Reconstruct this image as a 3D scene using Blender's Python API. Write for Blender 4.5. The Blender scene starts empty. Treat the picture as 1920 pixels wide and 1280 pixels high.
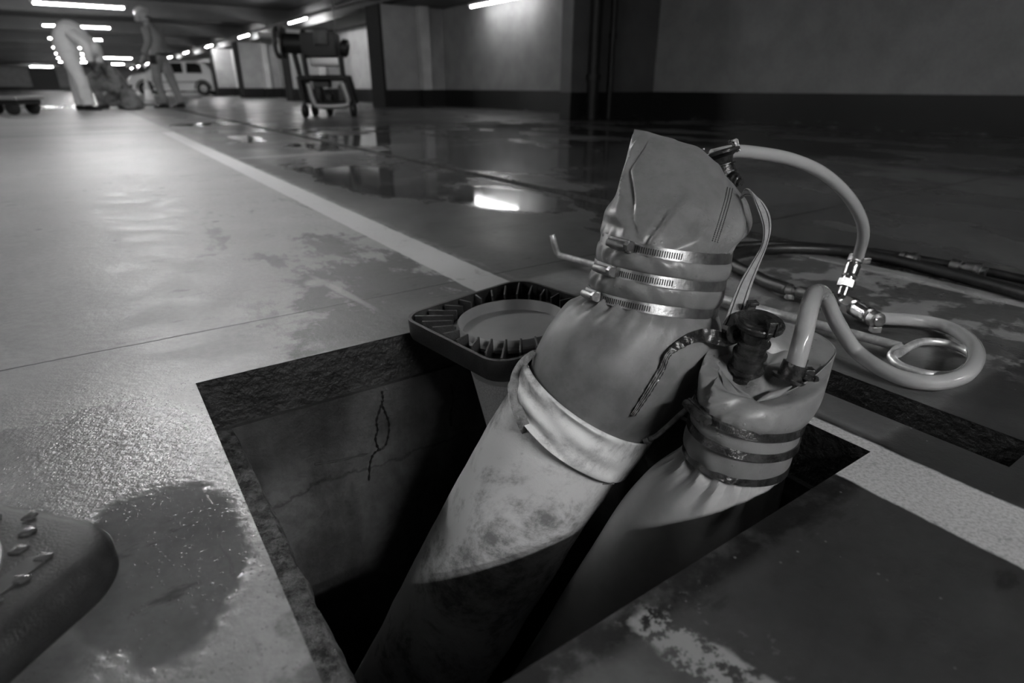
import bpy, bmesh, math, random
from mathutils import Vector, Matrix, noise as mnoise
from mathutils.bvhtree import BVHTree
C = bpy.context.scene
COL = C.collection
random.seed(7)
PI = math.pi
# ---------------------------------------------------------------- camera, world, exposure
K = 0.8                                   # layout unit -> metres
FPX, HOR, EYE = 1110.0, 161.0, 0.5
PITCH = math.atan((640-HOR)/FPX); CP, SP = math.cos(PITCH), math.sin(PITCH)
cam_d = bpy.data.cameras.new('camera'); cam = bpy.data.objects.new('camera', cam_d); COL.objects.link(cam)
cam.location = (0, 0, EYE*K); cam.rotation_euler = (PI/2-PITCH, 0, 0)
cam_d.sensor_width = 36; cam_d.lens = 36*FPX/1920; cam_d.clip_start = .02; cam_d.clip_end = 300
cam_d.dof.use_dof = True; cam_d.dof.focus_distance = 1.0*K; cam_d.dof.aperture_fstop = 4.0
C.camera = cam
w = bpy.data.worlds.new('world'); C.world = w; w.use_nodes = True
w.node_tree.nodes['Background'].inputs[0].default_value = (.02, .02, .02, 1)
w.node_tree.nodes['Background'].inputs[1].default_value = .2
C.view_settings.view_transform = 'Standard'; C.view_settings.look = 'None'
C.view_settings.exposure = 2.02; C.view_settings.gamma = 1; C.view_settings.use_curve_mapping = False
TUBE = 42.0                               # fluorescent tube strength

# ---------------------------------------------------------------- layout helpers
UX, UY, VX, VY = .5655, -.8247, .8247, .5655
def W(u, v, z=0): return Vector((u*UX+v*VX, u*UY+v*VY, z))     # garage axes: u along the aisle, v towards the wall
def ray(x, y):
    a = (x-960)/FPX; b = (640-y)/FPX
    return Vector((a, CP+b*SP, -SP+b*CP))
def P(x, y, d): return Vector((0, 0, EYE))+ray(x, y)*d
def G(x, y, z=0):
    r = ray(x, y); return P(x, y, (z-EYE)/r.z)
def cr(pts, m):
    pts = [Vector(p) for p in pts]; out = []
    q = [pts[0]*2-pts[1]]+pts+[pts[-1]*2-pts[-2]]
    for i in range(1, len(q)-2):
        a, b, c, d = q[i-1:i+3]
        for k in range(m):
            t = k/m
            out.append(.5*((2*b)+(c-a)*t+(2*a-5*b+4*c-d)*t*t+(3*b-a-3*c+d)*t**3))
    out.append(pts[-1]); return out
def crl(vals, m): return [v.x for v in cr([Vector((a, 0, 0)) for a in vals], m)]

class MB:
    def __init__(s): s.V = []; s.F = []; s.M = []
    def add(s, V, F, mi=0):
        o = len(s.V); s.V += [Vector(v) for v in V]; s.F += [tuple(i+o for i in f) for f in F]; s.M += [mi]*len(F); return s
    def box(s, c, size, ax=None, mi=0, bev=0):
        c = Vector(c); X, Y, Z = ax if ax else (Vector((1, 0, 0)), Vector((0, 1, 0)), Vector((0, 0, 1)))
        if bev:
            bm = bmesh.new(); bmesh.ops.create_cube(bm, size=1)
            for v in bm.verts: v.co = Vector((v.co.x*size[0], v.co.y*size[1], v.co.z*size[2]))
            bmesh.ops.bevel(bm, geom=bm.edges[:], offset=bev, segments=3, affect='EDGES', profile=.6)
            bm.verts.index_update()
            V = [c+X*v.co.x+Y*v.co.y+Z*v.co.z for v in bm.verts]; F = [[v.index for v in f.verts] for f in bm.faces]; bm.free()
            return s.add(V, F, mi)
        V = [c+X*(a*size[0]/2)+Y*(b*size[1]/2)+Z*(e*size[2]/2) for a in (-1, 1) for b in (-1, 1) for e in (-1, 1)]
        return s.add(V, [(0, 1, 3, 2), (4, 6, 7, 5), (0, 4, 5, 1), (2, 3, 7, 6), (0, 2, 6, 4), (1, 5, 7, 3)], mi)
    def rings(s, R, cap=True, closed=False, mi=0):
        n = len(R[0]); V = [p for r in R for p in r]; F = []
        m = len(R)
        for i in range(m if closed else m-1):
            for j in range(n):
                a = i*n+j; b = i*n+(j+1) % n; c = ((i+1) % m)*n+(j+1) % n; d = ((i+1) % m)*n+j
                F.append((a, b, c, d))
        if cap and not closed:
            F.append(tuple(range(n))[::-1]); F.append(tuple((m-1)*n+k for k in range(n)))
        return s.add(V, F, mi)
    def tube(s, pts, r, n=12, closed=False, cap=True, mi=0, flat=None, fn=None):
        pts = [Vector(p) for p in pts]; m = len(pts)
        rs = r if isinstance(r, (list, tuple)) else [r]*m
        R = []; N = None
        for i, p in enumerate(pts):
            if closed: t = pts[(i+1) % m]-pts[i-1]
            else: t = pts[min(i+1, m-1)]-pts[max(i-1, 0)]
            t.normalize()
            if N is None:
                N = t.orthogonal() if flat is None else (flat-t*flat.dot(t))
            N = (N-t*N.dot(t)).normalized(); B = t.cross(N)
            R.append([p+(N*math.cos(2*PI*j/n)+B*math.sin(2*PI*j/n))*rs[i]*(fn(i/m, j/n) if fn else 1) for j in range(n)])
        return s.rings(R, cap, closed, mi)
    def lathe(s, p0, p1, prof, n=24, mi=0, cap=True):
        """prof: (fraction along p0->p1, radius)"""
        p0, p1 = Vector(p0), Vector(p1); t = (p1-p0).normalized(); L = (p1-p0).length
        N = t.orthogonal().normalized(); B = t.cross(N)
        R = [[p0+t*L*a+(N*math.cos(2*PI*j/n)+B*math.sin(2*PI*j/n))*r for j in range(n)] for a, r in prof]
        return s.rings(R, cap, False, mi)
    def ribbon(s, C_, Wv, th, mi=0):
        """closed strip of thickness th; C_ centres, Wv half width vectors"""
        R = []; m = len(C_)
        for i in range(m):
            t = (C_[min(i+1, m-1)]-C_[max(i-1, 0)]).normalized(); wv = Wv[i]; nn = t.cross(wv).normalized()*th/2
            R.append([C_[i]-wv-nn, C_[i]-nn*1.3, C_[i]+wv-nn, C_[i]+wv+nn, C_[i]+nn*1.3, C_[i]-wv+nn])
        return s.rings(R, True, False, mi)
    def build(s, name, mats, parent=None, smooth=True, angle=40, fixn=True):
        org = ORG.get(parent.name, Vector((0, 0, 0))) if parent else Vector((0, 0, 0))
        me = bpy.data.meshes.new(name)
        me.from_pydata([(v*K-org) for v in s.V], [], s.F)
        for m in (mats if isinstance(mats, (list, tuple)) else [mats]): me.materials.append(m)
        for i, p in enumerate(me.polygons): p.material_index = s.M[i]
        if fixn:
            bm = bmesh.new(); bm.from_mesh(me); bmesh.ops.recalc_face_normals(bm, faces=bm.faces[:]); bm.to_mesh(me); bm.free()
        if smooth:
            me.shade_smooth()
            try: me.set_sharp_from_angle(angle=math.radians(angle))
            except Exception: pass
        me.update()
        o = bpy.data.objects.new(name, me); COL.objects.link(o)
        if parent: o.parent = parent
        ORG[o.name] = org
        return o
ORG = {}
def tag(o, label=None, cat=None, group=None, kind=None):
    if label: o['label'] = label
    if cat: o['category'] = cat
    if group: o['group'] = group
    if kind: o['kind'] = kind
    return o
def thing(name, p, label, cat, group=None):
    o = bpy.data.objects.new(name, None); COL.objects.link(o); o.empty_display_size = .05
    o.location = Vector(p)*K; ORG[o.name] = Vector(p)*K
    return tag(o, label, cat, group)
def copy_tree(o, parent=None):
    c = o.copy(); COL.objects.link(c)
    if parent: c.parent = parent
    for ch in list(o.children): copy_tree(ch, c)
    return c
def struct(mb, name, mat, **k): return tag(mb.build(name, mat, **k), kind='structure')
AX = (W(1, 0), W(0, 1), Vector((0, 0, 1)))
def ubox(mb, u0, u1, v0, v1, z0, z1, mi=0, bev=0):
    return mb.box(W((u0+u1)/2, (v0+v1)/2, (z0+z1)/2), (u1-u0, v1-v0, z1-z0), AX, mi, bev)

# ---------------------------------------------------------------- material helpers
class NT:
    def __init__(s, name):
        s.m = bpy.data.materials.new(name); s.m.use_nodes = True; s.t = s.m.node_tree; s.N = s.t.nodes; s.b = s.N['Principled BSDF']
        g = s.N.new('ShaderNodeNewGeometry'); s.pos = g.outputs['Position']
        s.u = s.op('MULTIPLY', s.dot(UX, UY, 0), 1/K); s.v = s.op('MULTIPLY', s.dot(VX, VY, 0), 1/K)
        z = s.N.new('ShaderNodeSeparateXYZ'); s.t.links.new(s.pos, z.inputs[0]); s.z = s.op('MULTIPLY', z.outputs[2], 1/K)
    def dot(s, a, b, c):
        n = s.N.new('ShaderNodeVectorMath'); n.operation = 'DOT_PRODUCT'; s.t.links.new(s.pos, n.inputs[0]); n.inputs[1].default_value = (a, b, c); return n.outputs['Value']
    def L(s, a, inp):
        if isinstance(a, (int, float)): inp.default_value = a
        else: s.t.links.new(a, inp)
    def op(s, o, a, b=0, clamp=False):
        n = s.N.new('ShaderNodeMath'); n.operation = o; n.use_clamp = clamp; s.L(a, n.inputs[0]); s.L(b, n.inputs[1]); return n.outputs[0]
    def add(s, a, b): return s.op('ADD', a, b)
    def sub(s, a, b): return s.op('SUBTRACT', a, b)
    def mul(s, a, b): return s.op('MULTIPLY', a, b)
    def mx(s, a, b): return s.op('MAXIMUM', a, b)
    def mn(s, a, b): return s.op('MINIMUM', a, b)
    def inv(s, a): return s.op('SUBTRACT', 1, a)
    def ss(s, x, a, b, ta=0, tb=1):
        n = s.N.new('ShaderNodeMapRange'); n.interpolation_type = 'SMOOTHSTEP'; s.L(x, n.inputs[0])
        for i, q in ((1, a), (2, b), (3, ta), (4, tb)): n.inputs[i].default_value = q
        return n.outputs[0]
    def band(s, x, a, b, e): return s.mul(s.ss(x, a-e, a+e), s.ss(x, b-e, b+e, 1, 0))
    def mix(s, f, a, b):
        return s.add(s.mul(a, s.inv(f)), s.mul(b, f))
    def noise(s, scale, detail=4, rough=.55, vec=None, dist=0, obj=False):
        n = s.N.new('ShaderNodeTexNoise'); n.inputs['Scale'].default_value = scale; n.inputs['Detail'].default_value = detail
        n.inputs['Roughness'].default_value = rough; n.inputs['Distortion'].default_value = dist
        s.t.links.new(vec if vec else s.pos, n.inputs['Vector']); return n.outputs[0]
    def voro(s, scale, vec=None, feat='F1'):
        n = s.N.new('ShaderNodeTexVoronoi'); n.feature = feat; n.inputs['Scale'].default_value = scale
        s.t.links.new(vec if vec else s.pos, n.inputs['Vector']); return n.outputs[0]
    def vec(s, su, sv, sz=1):
        n = s.N.new('ShaderNodeCombineXYZ'); s.L(s.mul(s.u, su), n.inputs[0]); s.L(s.mul(s.v, sv), n.inputs[1]); s.L(s.mul(s.z, sz), n.inputs[2]); return n.outputs[0]
    def ell(s, u0, v0, ru, rv, wob=None, amp=.5, e=.25, ang=0):
        du = s.sub(s.u, u0); dv = s.sub(s.v, v0)
        if ang:
            c, q = math.cos(ang), math.sin(ang)
            du, dv = s.add(s.mul(du, c), s.mul(dv, q)), s.sub(s.mul(dv, c), s.mul(du, q))
        d = s.op('SQRT', s.add(s.op('POWER', s.op('ABSOLUTE', s.mul(du, 1/ru)), 2), s.op('POWER', s.op('ABSOLUTE', s.mul(dv, 1/rv)), 2)))
        if wob is not None: d = s.add(d, s.mul(s.sub(wob, .5), amp))
        return s.ss(d, 1-e, 1+e, 1, 0)
    def fin(s, col, rough=.5, metal=0, bump=None, bs=.3, bd=.01, spec=.5, coat=0, trans=0):
        if isinstance(col, (int, float)): s.b.inputs['Base Color'].default_value = (col, col, col, 1)
        else:
            n = s.N.new('ShaderNodeCombineColor')
            for i in range(3): s.t.links.new(col, n.inputs[i])
            s.t.links.new(n.outputs[0], s.b.inputs['Base Color'])
        s.L(rough, s.b.inputs['Roughness']); s.L(metal, s.b.inputs['Metallic']); s.b.inputs['Specular IOR Level'].default_value = spec
        s.b.inputs['Coat Weight'].default_value = coat; s.b.inputs['Coat Roughness'].default_value = .12
        if trans: s.b.inputs['Transmission Weight'].default_value = trans
        if bump is not None:
            n = s.N.new('ShaderNodeBump'); n.inputs['Strength'].default_value = bs; n.inputs['Distance'].default_value = bd
            s.t.links.new(bump, n.inputs['Height']); s.t.links.new(n.outputs[0], s.b.inputs['Normal'])
        return s.m
def simple(name, col, rough=.5, metal=0, nscale=0, namt=.0, bs=0, bscale=60, spec=.5, coat=0):
    t = NT(name); c = col
    if nscale: c = t.mul(col, t.ss(t.noise(nscale, 5), .3, .7, 1-namt, 1+namt*.5))
    return t.fin(c, rough, metal, t.noise(bscale, 5) if bs else None, bs, .01, spec, coat)

# floor concrete ----------------------------------------------------------------
def floor_mat():
    t = NT('floor_concrete')
    n1 = t.noise(1.3, 6, .6); n2 = t.noise(9, 6, .65); n3 = t.noise(70, 4, .6); nf = t.noise(350, 2, .5)
    st = t.noise(1, 5, .6, t.vec(3.2, 1.1)); sx = t.noise(2.4, 6, .65)
    base = t.mul(t.ss(n1, .25, .75, .30, .39), t.ss(n2, .3, .75, .82, 1.08))
    base = t.mul(base, t.ss(n3, .3, .7, .90, 1.06))
    # weak reflection past the bay line painted as dark colour; darker floor before pit
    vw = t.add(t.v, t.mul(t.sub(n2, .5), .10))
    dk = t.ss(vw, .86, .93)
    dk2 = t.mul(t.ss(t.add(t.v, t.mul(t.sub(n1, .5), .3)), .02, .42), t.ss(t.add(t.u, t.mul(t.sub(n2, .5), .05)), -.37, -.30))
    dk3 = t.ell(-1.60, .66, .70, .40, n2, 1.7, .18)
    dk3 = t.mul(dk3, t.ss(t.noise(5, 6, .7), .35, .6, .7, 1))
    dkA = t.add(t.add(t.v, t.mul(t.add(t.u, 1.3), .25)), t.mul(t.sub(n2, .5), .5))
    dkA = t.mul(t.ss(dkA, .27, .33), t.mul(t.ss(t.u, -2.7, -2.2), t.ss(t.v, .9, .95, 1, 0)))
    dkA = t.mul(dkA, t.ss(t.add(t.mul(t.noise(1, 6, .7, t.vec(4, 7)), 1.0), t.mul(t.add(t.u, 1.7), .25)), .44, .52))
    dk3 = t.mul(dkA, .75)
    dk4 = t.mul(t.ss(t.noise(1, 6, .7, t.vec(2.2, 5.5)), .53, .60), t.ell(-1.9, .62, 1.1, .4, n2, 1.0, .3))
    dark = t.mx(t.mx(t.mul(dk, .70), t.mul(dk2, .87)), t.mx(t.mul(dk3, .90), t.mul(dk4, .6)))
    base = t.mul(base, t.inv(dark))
    base = t.mul(base, t.inv(t.mul(t.mul(t.ss(t.u, -.95, -.45), t.ss(t.v, .1, -.1)), t.ss(n1, .3, .7, .18, .32))))  # front-left floor colour darkened to offset the strong light of the near lamps
    # lighter mortar border round the pit
    brd = t.mul(t.band(t.u, -1.30, -1.12, .012), t.band(t.v, -.02, 1.25, .03))
    base = t.mul(base, t.add(1, t.mul(brd, t.mx(.05, t.mul(dk, .9)))))
    rim = t.mx(t.mul(t.band(t.u, -.345, -.275, .012), t.band(t.v, .03, .9, .02)), t.mul(t.band(t.v, .835, .9, .01), t.band(t.u, -.5, -.28, .02)))
    rim = t.mul(rim, t.ss(t.noise(26, 6, .7), .36, .55, .15, .8)); base = t.mul(base, t.inv(rim))
    # scuffed light marks
    fl = t.mul(t.ell(-.205, .375, .095, .030, t.noise(14, 5, .6), 1.6, .12, 0.15), t.ss(t.noise(38, 6, .8), .47, .50))
    fl2 = t.mul(t.ell(-.20, .36, .22, .10, n2, 1.5, .4), t.ss(t.noise(75, 5, .8), .60, .64, 0, .3))
    fl3 = t.mul(t.ell(-.72, 1.58, .60, .30, n1, 1.0, .3), t.ss(t.noise(1, 6, .65, t.vec(7.5, 5.5)), .48, .54, 0, 1))
    fl4 = t.mul(t.ss(t.noise(1, 6, .65, t.vec(1.3, .6)), .54, .62, 0, .55), t.mul(t.ss(t.v, 1.0, 1.5), t.ss(t.u, -6, -1.2, 1, .6)))
    spk = t.mul(t.ss(t.voro(70), .07, .11, 1, 0), t.mul(t.ss(t.noise(11, 4), .50, .62), .8))
    spk = t.mul(spk, t.mul(t.ss(t.u, -.36, -.30), t.ss(t.v, .25, .4)))
    lite = t.mx(t.mx(fl, fl2), t.mx(t.mx(fl3, spk), fl4))
    base = t.mix(t.mul(lite, .8), base, .30)
    # dark drips and crumbs
    sp = t.mul(t.ss(t.voro(7.5), .06, .11, 1, 0), .65); base = t.mul(base, t.inv(t.mul(sp, t.ss(n2, .45, .6))))
    st1 = t.mul(t.ss(t.noise(1, 6, .7, t.vec(16, 5)), .58, .66, 0, .5), t.ss(t.noise(2.2, 3), .42, .56)); base = t.mul(base, t.inv(st1))
    # joints and cracks
    wob = t.mul(t.sub(n2, .5), .02)
    j1 = t.band(t.add(t.v, wob), 1.925, 1.965, .006)
    j2 = t.band(t.add(t.u, t.mul(wob, .8)), -1.3935, -1.3875, .0015)
    j3 = t.mul(t.band(t.add(t.v, t.mul(t.sub(n2, .5), .035)), .026, .030, .0015), t.mul(t.band(t.u, -1.14, -.35, .01), t.ss(t.noise(12, 4), .4, .55)))
    j4 = t.mul(t.band(t.add(t.u, t.mul(wob, 1.5)), -8.6, -8.48, .03), .5)
    j = t.mx(t.mx(t.mul(j1, .0), t.mul(j2, .75)), t.mx(t.mul(j3, .25), j4))
    base = t.mul(base, t.inv(j))
    # painted lines
    wear = t.ss(t.noise(22, 6, .75), .30, .44, .55, 1); gr = t.ss(t.noise(260, 3, .7), .32, .62, .62, 1.0)
    vv = t.add(t.v, t.mul(t.sub(t.noise(20, 4), .5), .012))
    pl = t.mul(t.band(vv, .765, .888, .003), t.band(t.u, -8.4, 9, .02))
    pl = t.mul(pl, wear)
    grain = t.mix(t.ss(t.u, -1.2, -.4), 1.0, gr)
    base = t.mix(pl, base, t.mul(.56, grain))
    p2 = t.mul(t.band(vv, 1.81, 1.885, .004), t.mul(t.band(t.u, -1.25, 9, .05), t.ss(n2, .3, .5, .4, 1)))
    p3 = t.mul(t.band(t.u, -5.02, -4.93, .01), t.mul(t.band(t.v, .9, 4.5, .05), .5))
    p4 = t.mul(t.band(t.u, -10.6, -10.2, .05), t.mul(t.band(t.v, -1.2, .9, .05), .5))
    base = t.mix(t.mx(t.mul(p2, .8), t.mx(p3, p4)), base, .42)
    sc = t.mul(t.mx(t.ell(-1.50, .47, .17, .012, n2, .8, .4, .12), t.ell(-1.60, .44, .035, .03, n2, .8, .4)), .55); base = t.mix(sc, base, .5)
    # water
    wn = t.noise(.75, 5, .55); wet0 = t.ss(t.add(t.noise(1, 5, .55, t.vec(.75, 1.3)), t.ss(t.v, .8, 2.2, -.10, .06)), .50, .56)
    wfar = t.mul(wet0, t.mul(t.ss(t.v, .95, 1.15), t.ss(t.u, -9, -7)))
    pud = t.mx(t.ell(-2.42, 1.62, .42, .24, n2, .9, .15), t.ell(-4.4, 2.75, 1.5, .75, t.noise(1.8, 4), 1.6, .1))
    pud = t.mx(pud, t.mx(t.ell(-3.4, 1.35, .7, .3, n1, 1.5, .12), t.ell(-9.75, 1.5, .35, .5, n1, 1.0, .1)))
    pud = t.mx(pud, t.mx(t.ell(-20.4, -.6, 1.3, .55, n1, 1, .1), t.ell(-3.2, 4.3, .7, 1.6, t.noise(1.8, 4), 1.6, .1)))
    wl = t.ell(-.665, -.035, .145, .10, t.noise(7, 4), 1.2, .10, 0)      # puddle beside the pit
    wl = t.mul(wl, t.ss(t.v, .055, .065, 1, 0))
    wl2 = t.ell(-.56, -.27, .06, .16, n2, .8, .3)
    w_all = t.mx(t.mx(wfar, pud), t.mx(wl, wl2))
    base = t.mul(base, t.inv(t.mul(w_all, .42)))
    dry = t.ss(n2, .3, .7, .40, .56)
    dry = t.mix(t.ss(t.v, .85, 1.1), dry, t.ss(n1, .3, .7, .26, .46))
    rgh = t.mix(w_all, dry, .06)
    rgh = t.mix(t.mul(pl, .8), rgh, .5)
    damp = t.ell(-.82, -.14, .36, .26, n2, .7, .5)                     # damp, glistening concrete left of the pit
    rgh = t.mix(t.mul(damp, t.inv(wl)), rgh, .15)
    dr = t.ss(t.add(t.voro(170), t.mul(t.noise(60, 2), .5)), .36, .50, 1, 0); drops = t.mul(t.mul(dr, t.inv(t.mul(wl, .8))), t.mul(t.ss(t.noise(16, 3), .42, .50), t.ell(-.72, -.06, .42, .20, n2, .8, .4)))
    rgh = t.mix(t.ss(drops, 0, .3), rgh, .08)
    rgh = t.mx(rgh, t.mul(j, .7))
    h = t.add(t.mul(nf, .10), t.add(t.mul(n3, .30), t.mul(t.noise(24, 6, .6), .35)))
    h = t.mul(h, t.inv(t.mul(w_all, .97)))
    h = t.add(h, t.mul(t.noise(110, 3, .6), t.mul(damp, t.mul(t.inv(wl), .8))))
    h = t.add(h, t.mul(drops, .35))
    h = t.sub(h, t.mul(j2, .8)); h = t.add(h, t.mul(pl, .05))
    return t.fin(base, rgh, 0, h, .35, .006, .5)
M = {}
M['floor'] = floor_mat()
def wall_mat(name, hi, lo=.012, zb=.41, rough=.6):
    t = NT(name); n = t.noise(3, 5); e = t.add(t.z, t.mul(t.sub(t.noise(8, 3), .5), .006))
    up = t.mul(hi, t.ss(n, .3, .7, .86, 1.06)); up = t.mul(up, t.ss(t.noise(40, 4), .3, .7, .95, 1.04))
    d = t.ss(e, zb-.004, zb+.004, 1, 0)
    chip = t.mul(t.ss(t.noise(1, 6, .7, t.vec(4, 4, 22)), .60, .66), t.ss(t.z, .03, .09, 1, 0))
    lo_ = t.mix(chip, lo, .16)
    return t.fin(t.mix(d, up, lo_), t.mix(d, rough, .35), 0, t.noise(30, 5), .15, .01)
M['wall'] = wall_mat('painted_wall', .34); M['pillar'] = wall_mat('painted_pillar', .36)
M['dpillar'] = wall_mat('dark_pillar', .13)
M['ceil'] = simple('ceiling_concrete', .08, .8, 0, 2, .15, .1, 20)
M['beam'] = simple('beam_concrete', .16, .75, 0, 2, .1)
def pit_mat():
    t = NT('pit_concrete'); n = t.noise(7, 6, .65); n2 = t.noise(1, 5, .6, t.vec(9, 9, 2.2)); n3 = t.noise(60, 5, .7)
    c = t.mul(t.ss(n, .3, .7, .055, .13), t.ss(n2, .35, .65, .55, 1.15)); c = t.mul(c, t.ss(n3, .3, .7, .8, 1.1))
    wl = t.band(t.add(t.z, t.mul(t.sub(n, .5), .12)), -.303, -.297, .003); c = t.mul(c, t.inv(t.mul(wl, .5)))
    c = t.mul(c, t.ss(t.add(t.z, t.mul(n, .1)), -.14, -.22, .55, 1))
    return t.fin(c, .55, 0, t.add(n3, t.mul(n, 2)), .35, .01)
M['pit'] = pit_mat()
M['steel_frame'] = simple('rusty_frame', .028, .5, 0, 30, .6, .8, 90)
t = NT('crumbly_mortar'); n = t.noise(38, 6, .75); n2 = t.noise(140, 4, .7)
M['mortar'] = t.fin(t.mul(t.ss(n, .36, .62, .02, .22), t.ss(n2, .3, .7, .6, 1.15)), .6, 0, t.add(t.mul(n, 2), n2), .9, .012)
def rubber(name, col, r=.42, stain=.25, wr=1.0, bs=.35):
    t = NT(name); n = t.noise(5, 5, .6); n2 = t.noise(26, 6, .7); fine = t.noise(900, 2)
    c = t.mul(col, t.mul(t.ss(n, .3, .7, 1-stain, 1.06), t.ss(n2, .34, .6, 1-stain*.7, 1.03)))
    h = t.add(t.mul(t.noise(9, 3, .5, None, .6), wr), t.mul(fine, .03))
    h = t.add(h, t.mul(t.mul(t.ss(t.voro(130), .10, .26, 1, 0), t.ss(t.noise(20, 2), .52, .60)), .10*wr))
    return t.fin(c, t.ss(n2, .3, .7, r-.06, r+.1), 0, h, bs, .012, .5)
M['bag'] = rubber('grey_rubberised_fabric', .215, .36, .22)
M['bag2'] = rubber('grey_rubberised_fabric_smooth', .24, .33, .18)
M['hose_grey'] = rubber('grey_hose_skin', .23, .42, .32, .4, .15)
M['hose_smooth'] = rubber('pale_hose_skin', .46, .38, .10, .3, .1)
def canvas_mat():
    t = NT('stained_white_canvas'); n = t.noise(6.5, 7, .72, None, .4); n2 = t.noise(45, 6, .75)
    st = t.mul(t.ss(n, .44, .60), t.ss(n2, .36, .60, .35, 1))
    st2 = t.ss(t.noise(1, 6, .75, t.vec(12, 5, 12)), .60, .70)
    c = t.mul(.84, t.inv(t.mul(t.mx(st, t.mul(st2, .8)), .68)))
    c = t.mul(c, t.ss(t.noise(2.3, 3), .3, .7, .85, 1.05))
    h = t.add(t.mul(t.noise(700, 2), .1), t.noise(14, 4, .6))
    return t.fin(c, .6, 0, h, .25, .008, .35)
M['canvas'] = canvas_mat()
M['hem'] = simple('worn_hem', .26, .6, 0, 60, .5, .5, 120)
M['steel'] = simple('clamp_steel', .36, .42, 1, 80, .2, .1, 200)
M['steel_rod'] = simple('galvanised_rod', .85, .40, .6, 60, .3, .04, 150)
M['nickel'] = simple('nickel_plated_brass', .72, .2, 1, 40, .15)
M['dull_brass'] = simple('worn_brass', .42, .38, 1, 60, .35, .3, 120)
M['black'] = simple('black_rubber', .018, .42, 0, 20, .4, .15, 90)
M['blackmetal'] = simple('tarry_metal', .085, .24, .6, 45, .6, .3, 90)
M['darkslot'] = simple('dark_slot', .01, .6)
M['web'] = simple('pale_webbing', .36, .7, 0, 60, .2, .3, 300)
M['cone_black'] = simple('black_recycled_rubber', .034, .46, 0, 30, .4, .22, 420)
M['cone_shell'] = simple('cone_plastic', .36, .38, 0, 12, .12)
t = NT('retroreflective_sleeve'); hx = t.voro(160, None, 'DISTANCE_TO_EDGE')
M['reflective'] = t.fin(t.mul(.62, t.ss(hx, .02, .08, .7, 1)), .35, 0, hx, .3, .004)
t = NT('clear_plastic_hose'); n = t.noise(12, 3)
M['clear'] = t.fin(.80, .14, 0, None, 0, 0, .5, .6, .35); t.b.inputs['IOR'].default_value = 1.35
t.b.inputs['Base Color'].default_value = (.62, .62, .62, 1); t.b.inputs['Subsurface Weight'].default_value = 0
M['white_suit'] = simple('white_coverall', .93, .75, 0, 6, .06, .2, 20)
M['grey_suit'] = simple('grey_workwear', .30, .8, 0, 6, .15, .2, 20)
M['mid_suit'] = simple('patched_workwear', .24, .8, 0, 9, .5, .2, 20)
M['skin'] = simple('skin', .42, .55); M['boot'] = simple('boot', .02, .5); M['helmet'] = simple('helmet_plastic', .72, .3)
M['carpaint'] = simple('light_car_paint', .88, .25, 0, coat=.6); M['glass'] = simple('dark_glass', .012, .08)
M['tyre'] = simple('tyre', .015, .7); M['machine'] = simple('machine_grey', .07, .45, 0, 12, .3); M['machine_dark'] = simple('machine_black', .012, .5)
M['lightmetal'] = simple('light_tube_frame', .45, .35, .6); M['housing'] = simple('lamp_housing', .55, .5)
M['door'] = simple('dark_door', .06, .5); M['farwall'] = wall_mat('far_wall', .55)
t = NT('fluorescent_tube'); t.b.inputs['Emission Color'].default_value = (1, 1, 1, 1); t.b.inputs['Emission Strength'].default_value = TUBE
M['tube'] = t.fin(.9, .4)
t = NT('dim_fluorescent_tube'); t.b.inputs['Emission Color'].default_value = (1, 1, 1, 1); t.b.inputs['Emission Strength'].default_value = 9  # strength cut to soften the glow on the wall
M['tube_dim'] = t.fin(.9, .4)
M['dark_face'] = simple('dark_face', .02, .9)
M['bead'] = simple('wet_embossed_pad', .10, .06, 0, 40, .2, .3, 90, .8)

# ================================================================ SETTING
PU0, PU1, PV0, PV1 = -1.125, -.312, .068, .862           # pit
SU0, SU1, SV0, SV1 = -.78, -.180, .985, 1.085            # cable slot
CEIL, WALLV = 2.85, 8.1
mb = MB()
us = [-95, -40, -15, -5, -2, PU0, SU0, PU1, SU1, .5, 4, 16]; vs = [-14, -3, -.5, PV0, PV1, SV0, SV1, 1.895, 1.985, 5, 8.3]
for i in range(len(us)-1):
    for j in range(len(vs)-1):
        a, b, c, d = us[i], us[i+1], vs[j], vs[j+1]
        if abs(c-1.895) < 1e-6: continue                   # open expansion joint
        if a >= PU0-1e-6 and b <= PU1+1e-6 and c >= PV0-1e-6 and d <= PV1+1e-6: continue
        if a >= SU0-1e-6 and b <= SU1+1e-6 and c >= SV0-1e-6 and d <= SV1+1e-6: continue
        mb.add([W(a, c), W(b, c), W(b, d), W(a, d)], [(0, 1, 2, 3)])
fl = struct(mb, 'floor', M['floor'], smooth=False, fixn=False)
mb = MB(); ubox(mb, -95, 16, 1.88, 1.895, -.05, -.0005); ubox(mb, -95, 16, 1.985, 2.0, -.05, -.0005); ubox(mb, -95, 16, 1.88, 2.0, -.08, -.05)
struct(mb, 'trim_0', M['steel_frame'], smooth=False)
struct(ubox(MB(), -95, 16, -14, 8.3, CEIL, CEIL+.2), 'ceiling', M['ceil'], smooth=False)
mb = MB(); ubox(mb, -95, 16, WALLV, WALLV+.2, 0, CEIL); struct(mb, 'wall_right', M['wall'], smooth=False)
struct(ubox(MB(), -95, 16, -14.2, -14, 0, CEIL), 'wall_left', M['wall'], smooth=False)
struct(ubox(MB(), 16, 16.2, -14, 8.3, 0, CEIL), 'wall_front', M['wall'], smooth=False)
struct(ubox(MB(), -95.2, -95, -14, 8.3, 0, CEIL), 'wall_back', M['farwall'], smooth=False)
struct(ubox(MB(), -94.98, -94.8, -3.6, -1.0, 0, 2.4), 'door_1', M['door'], smooth=False)
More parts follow.
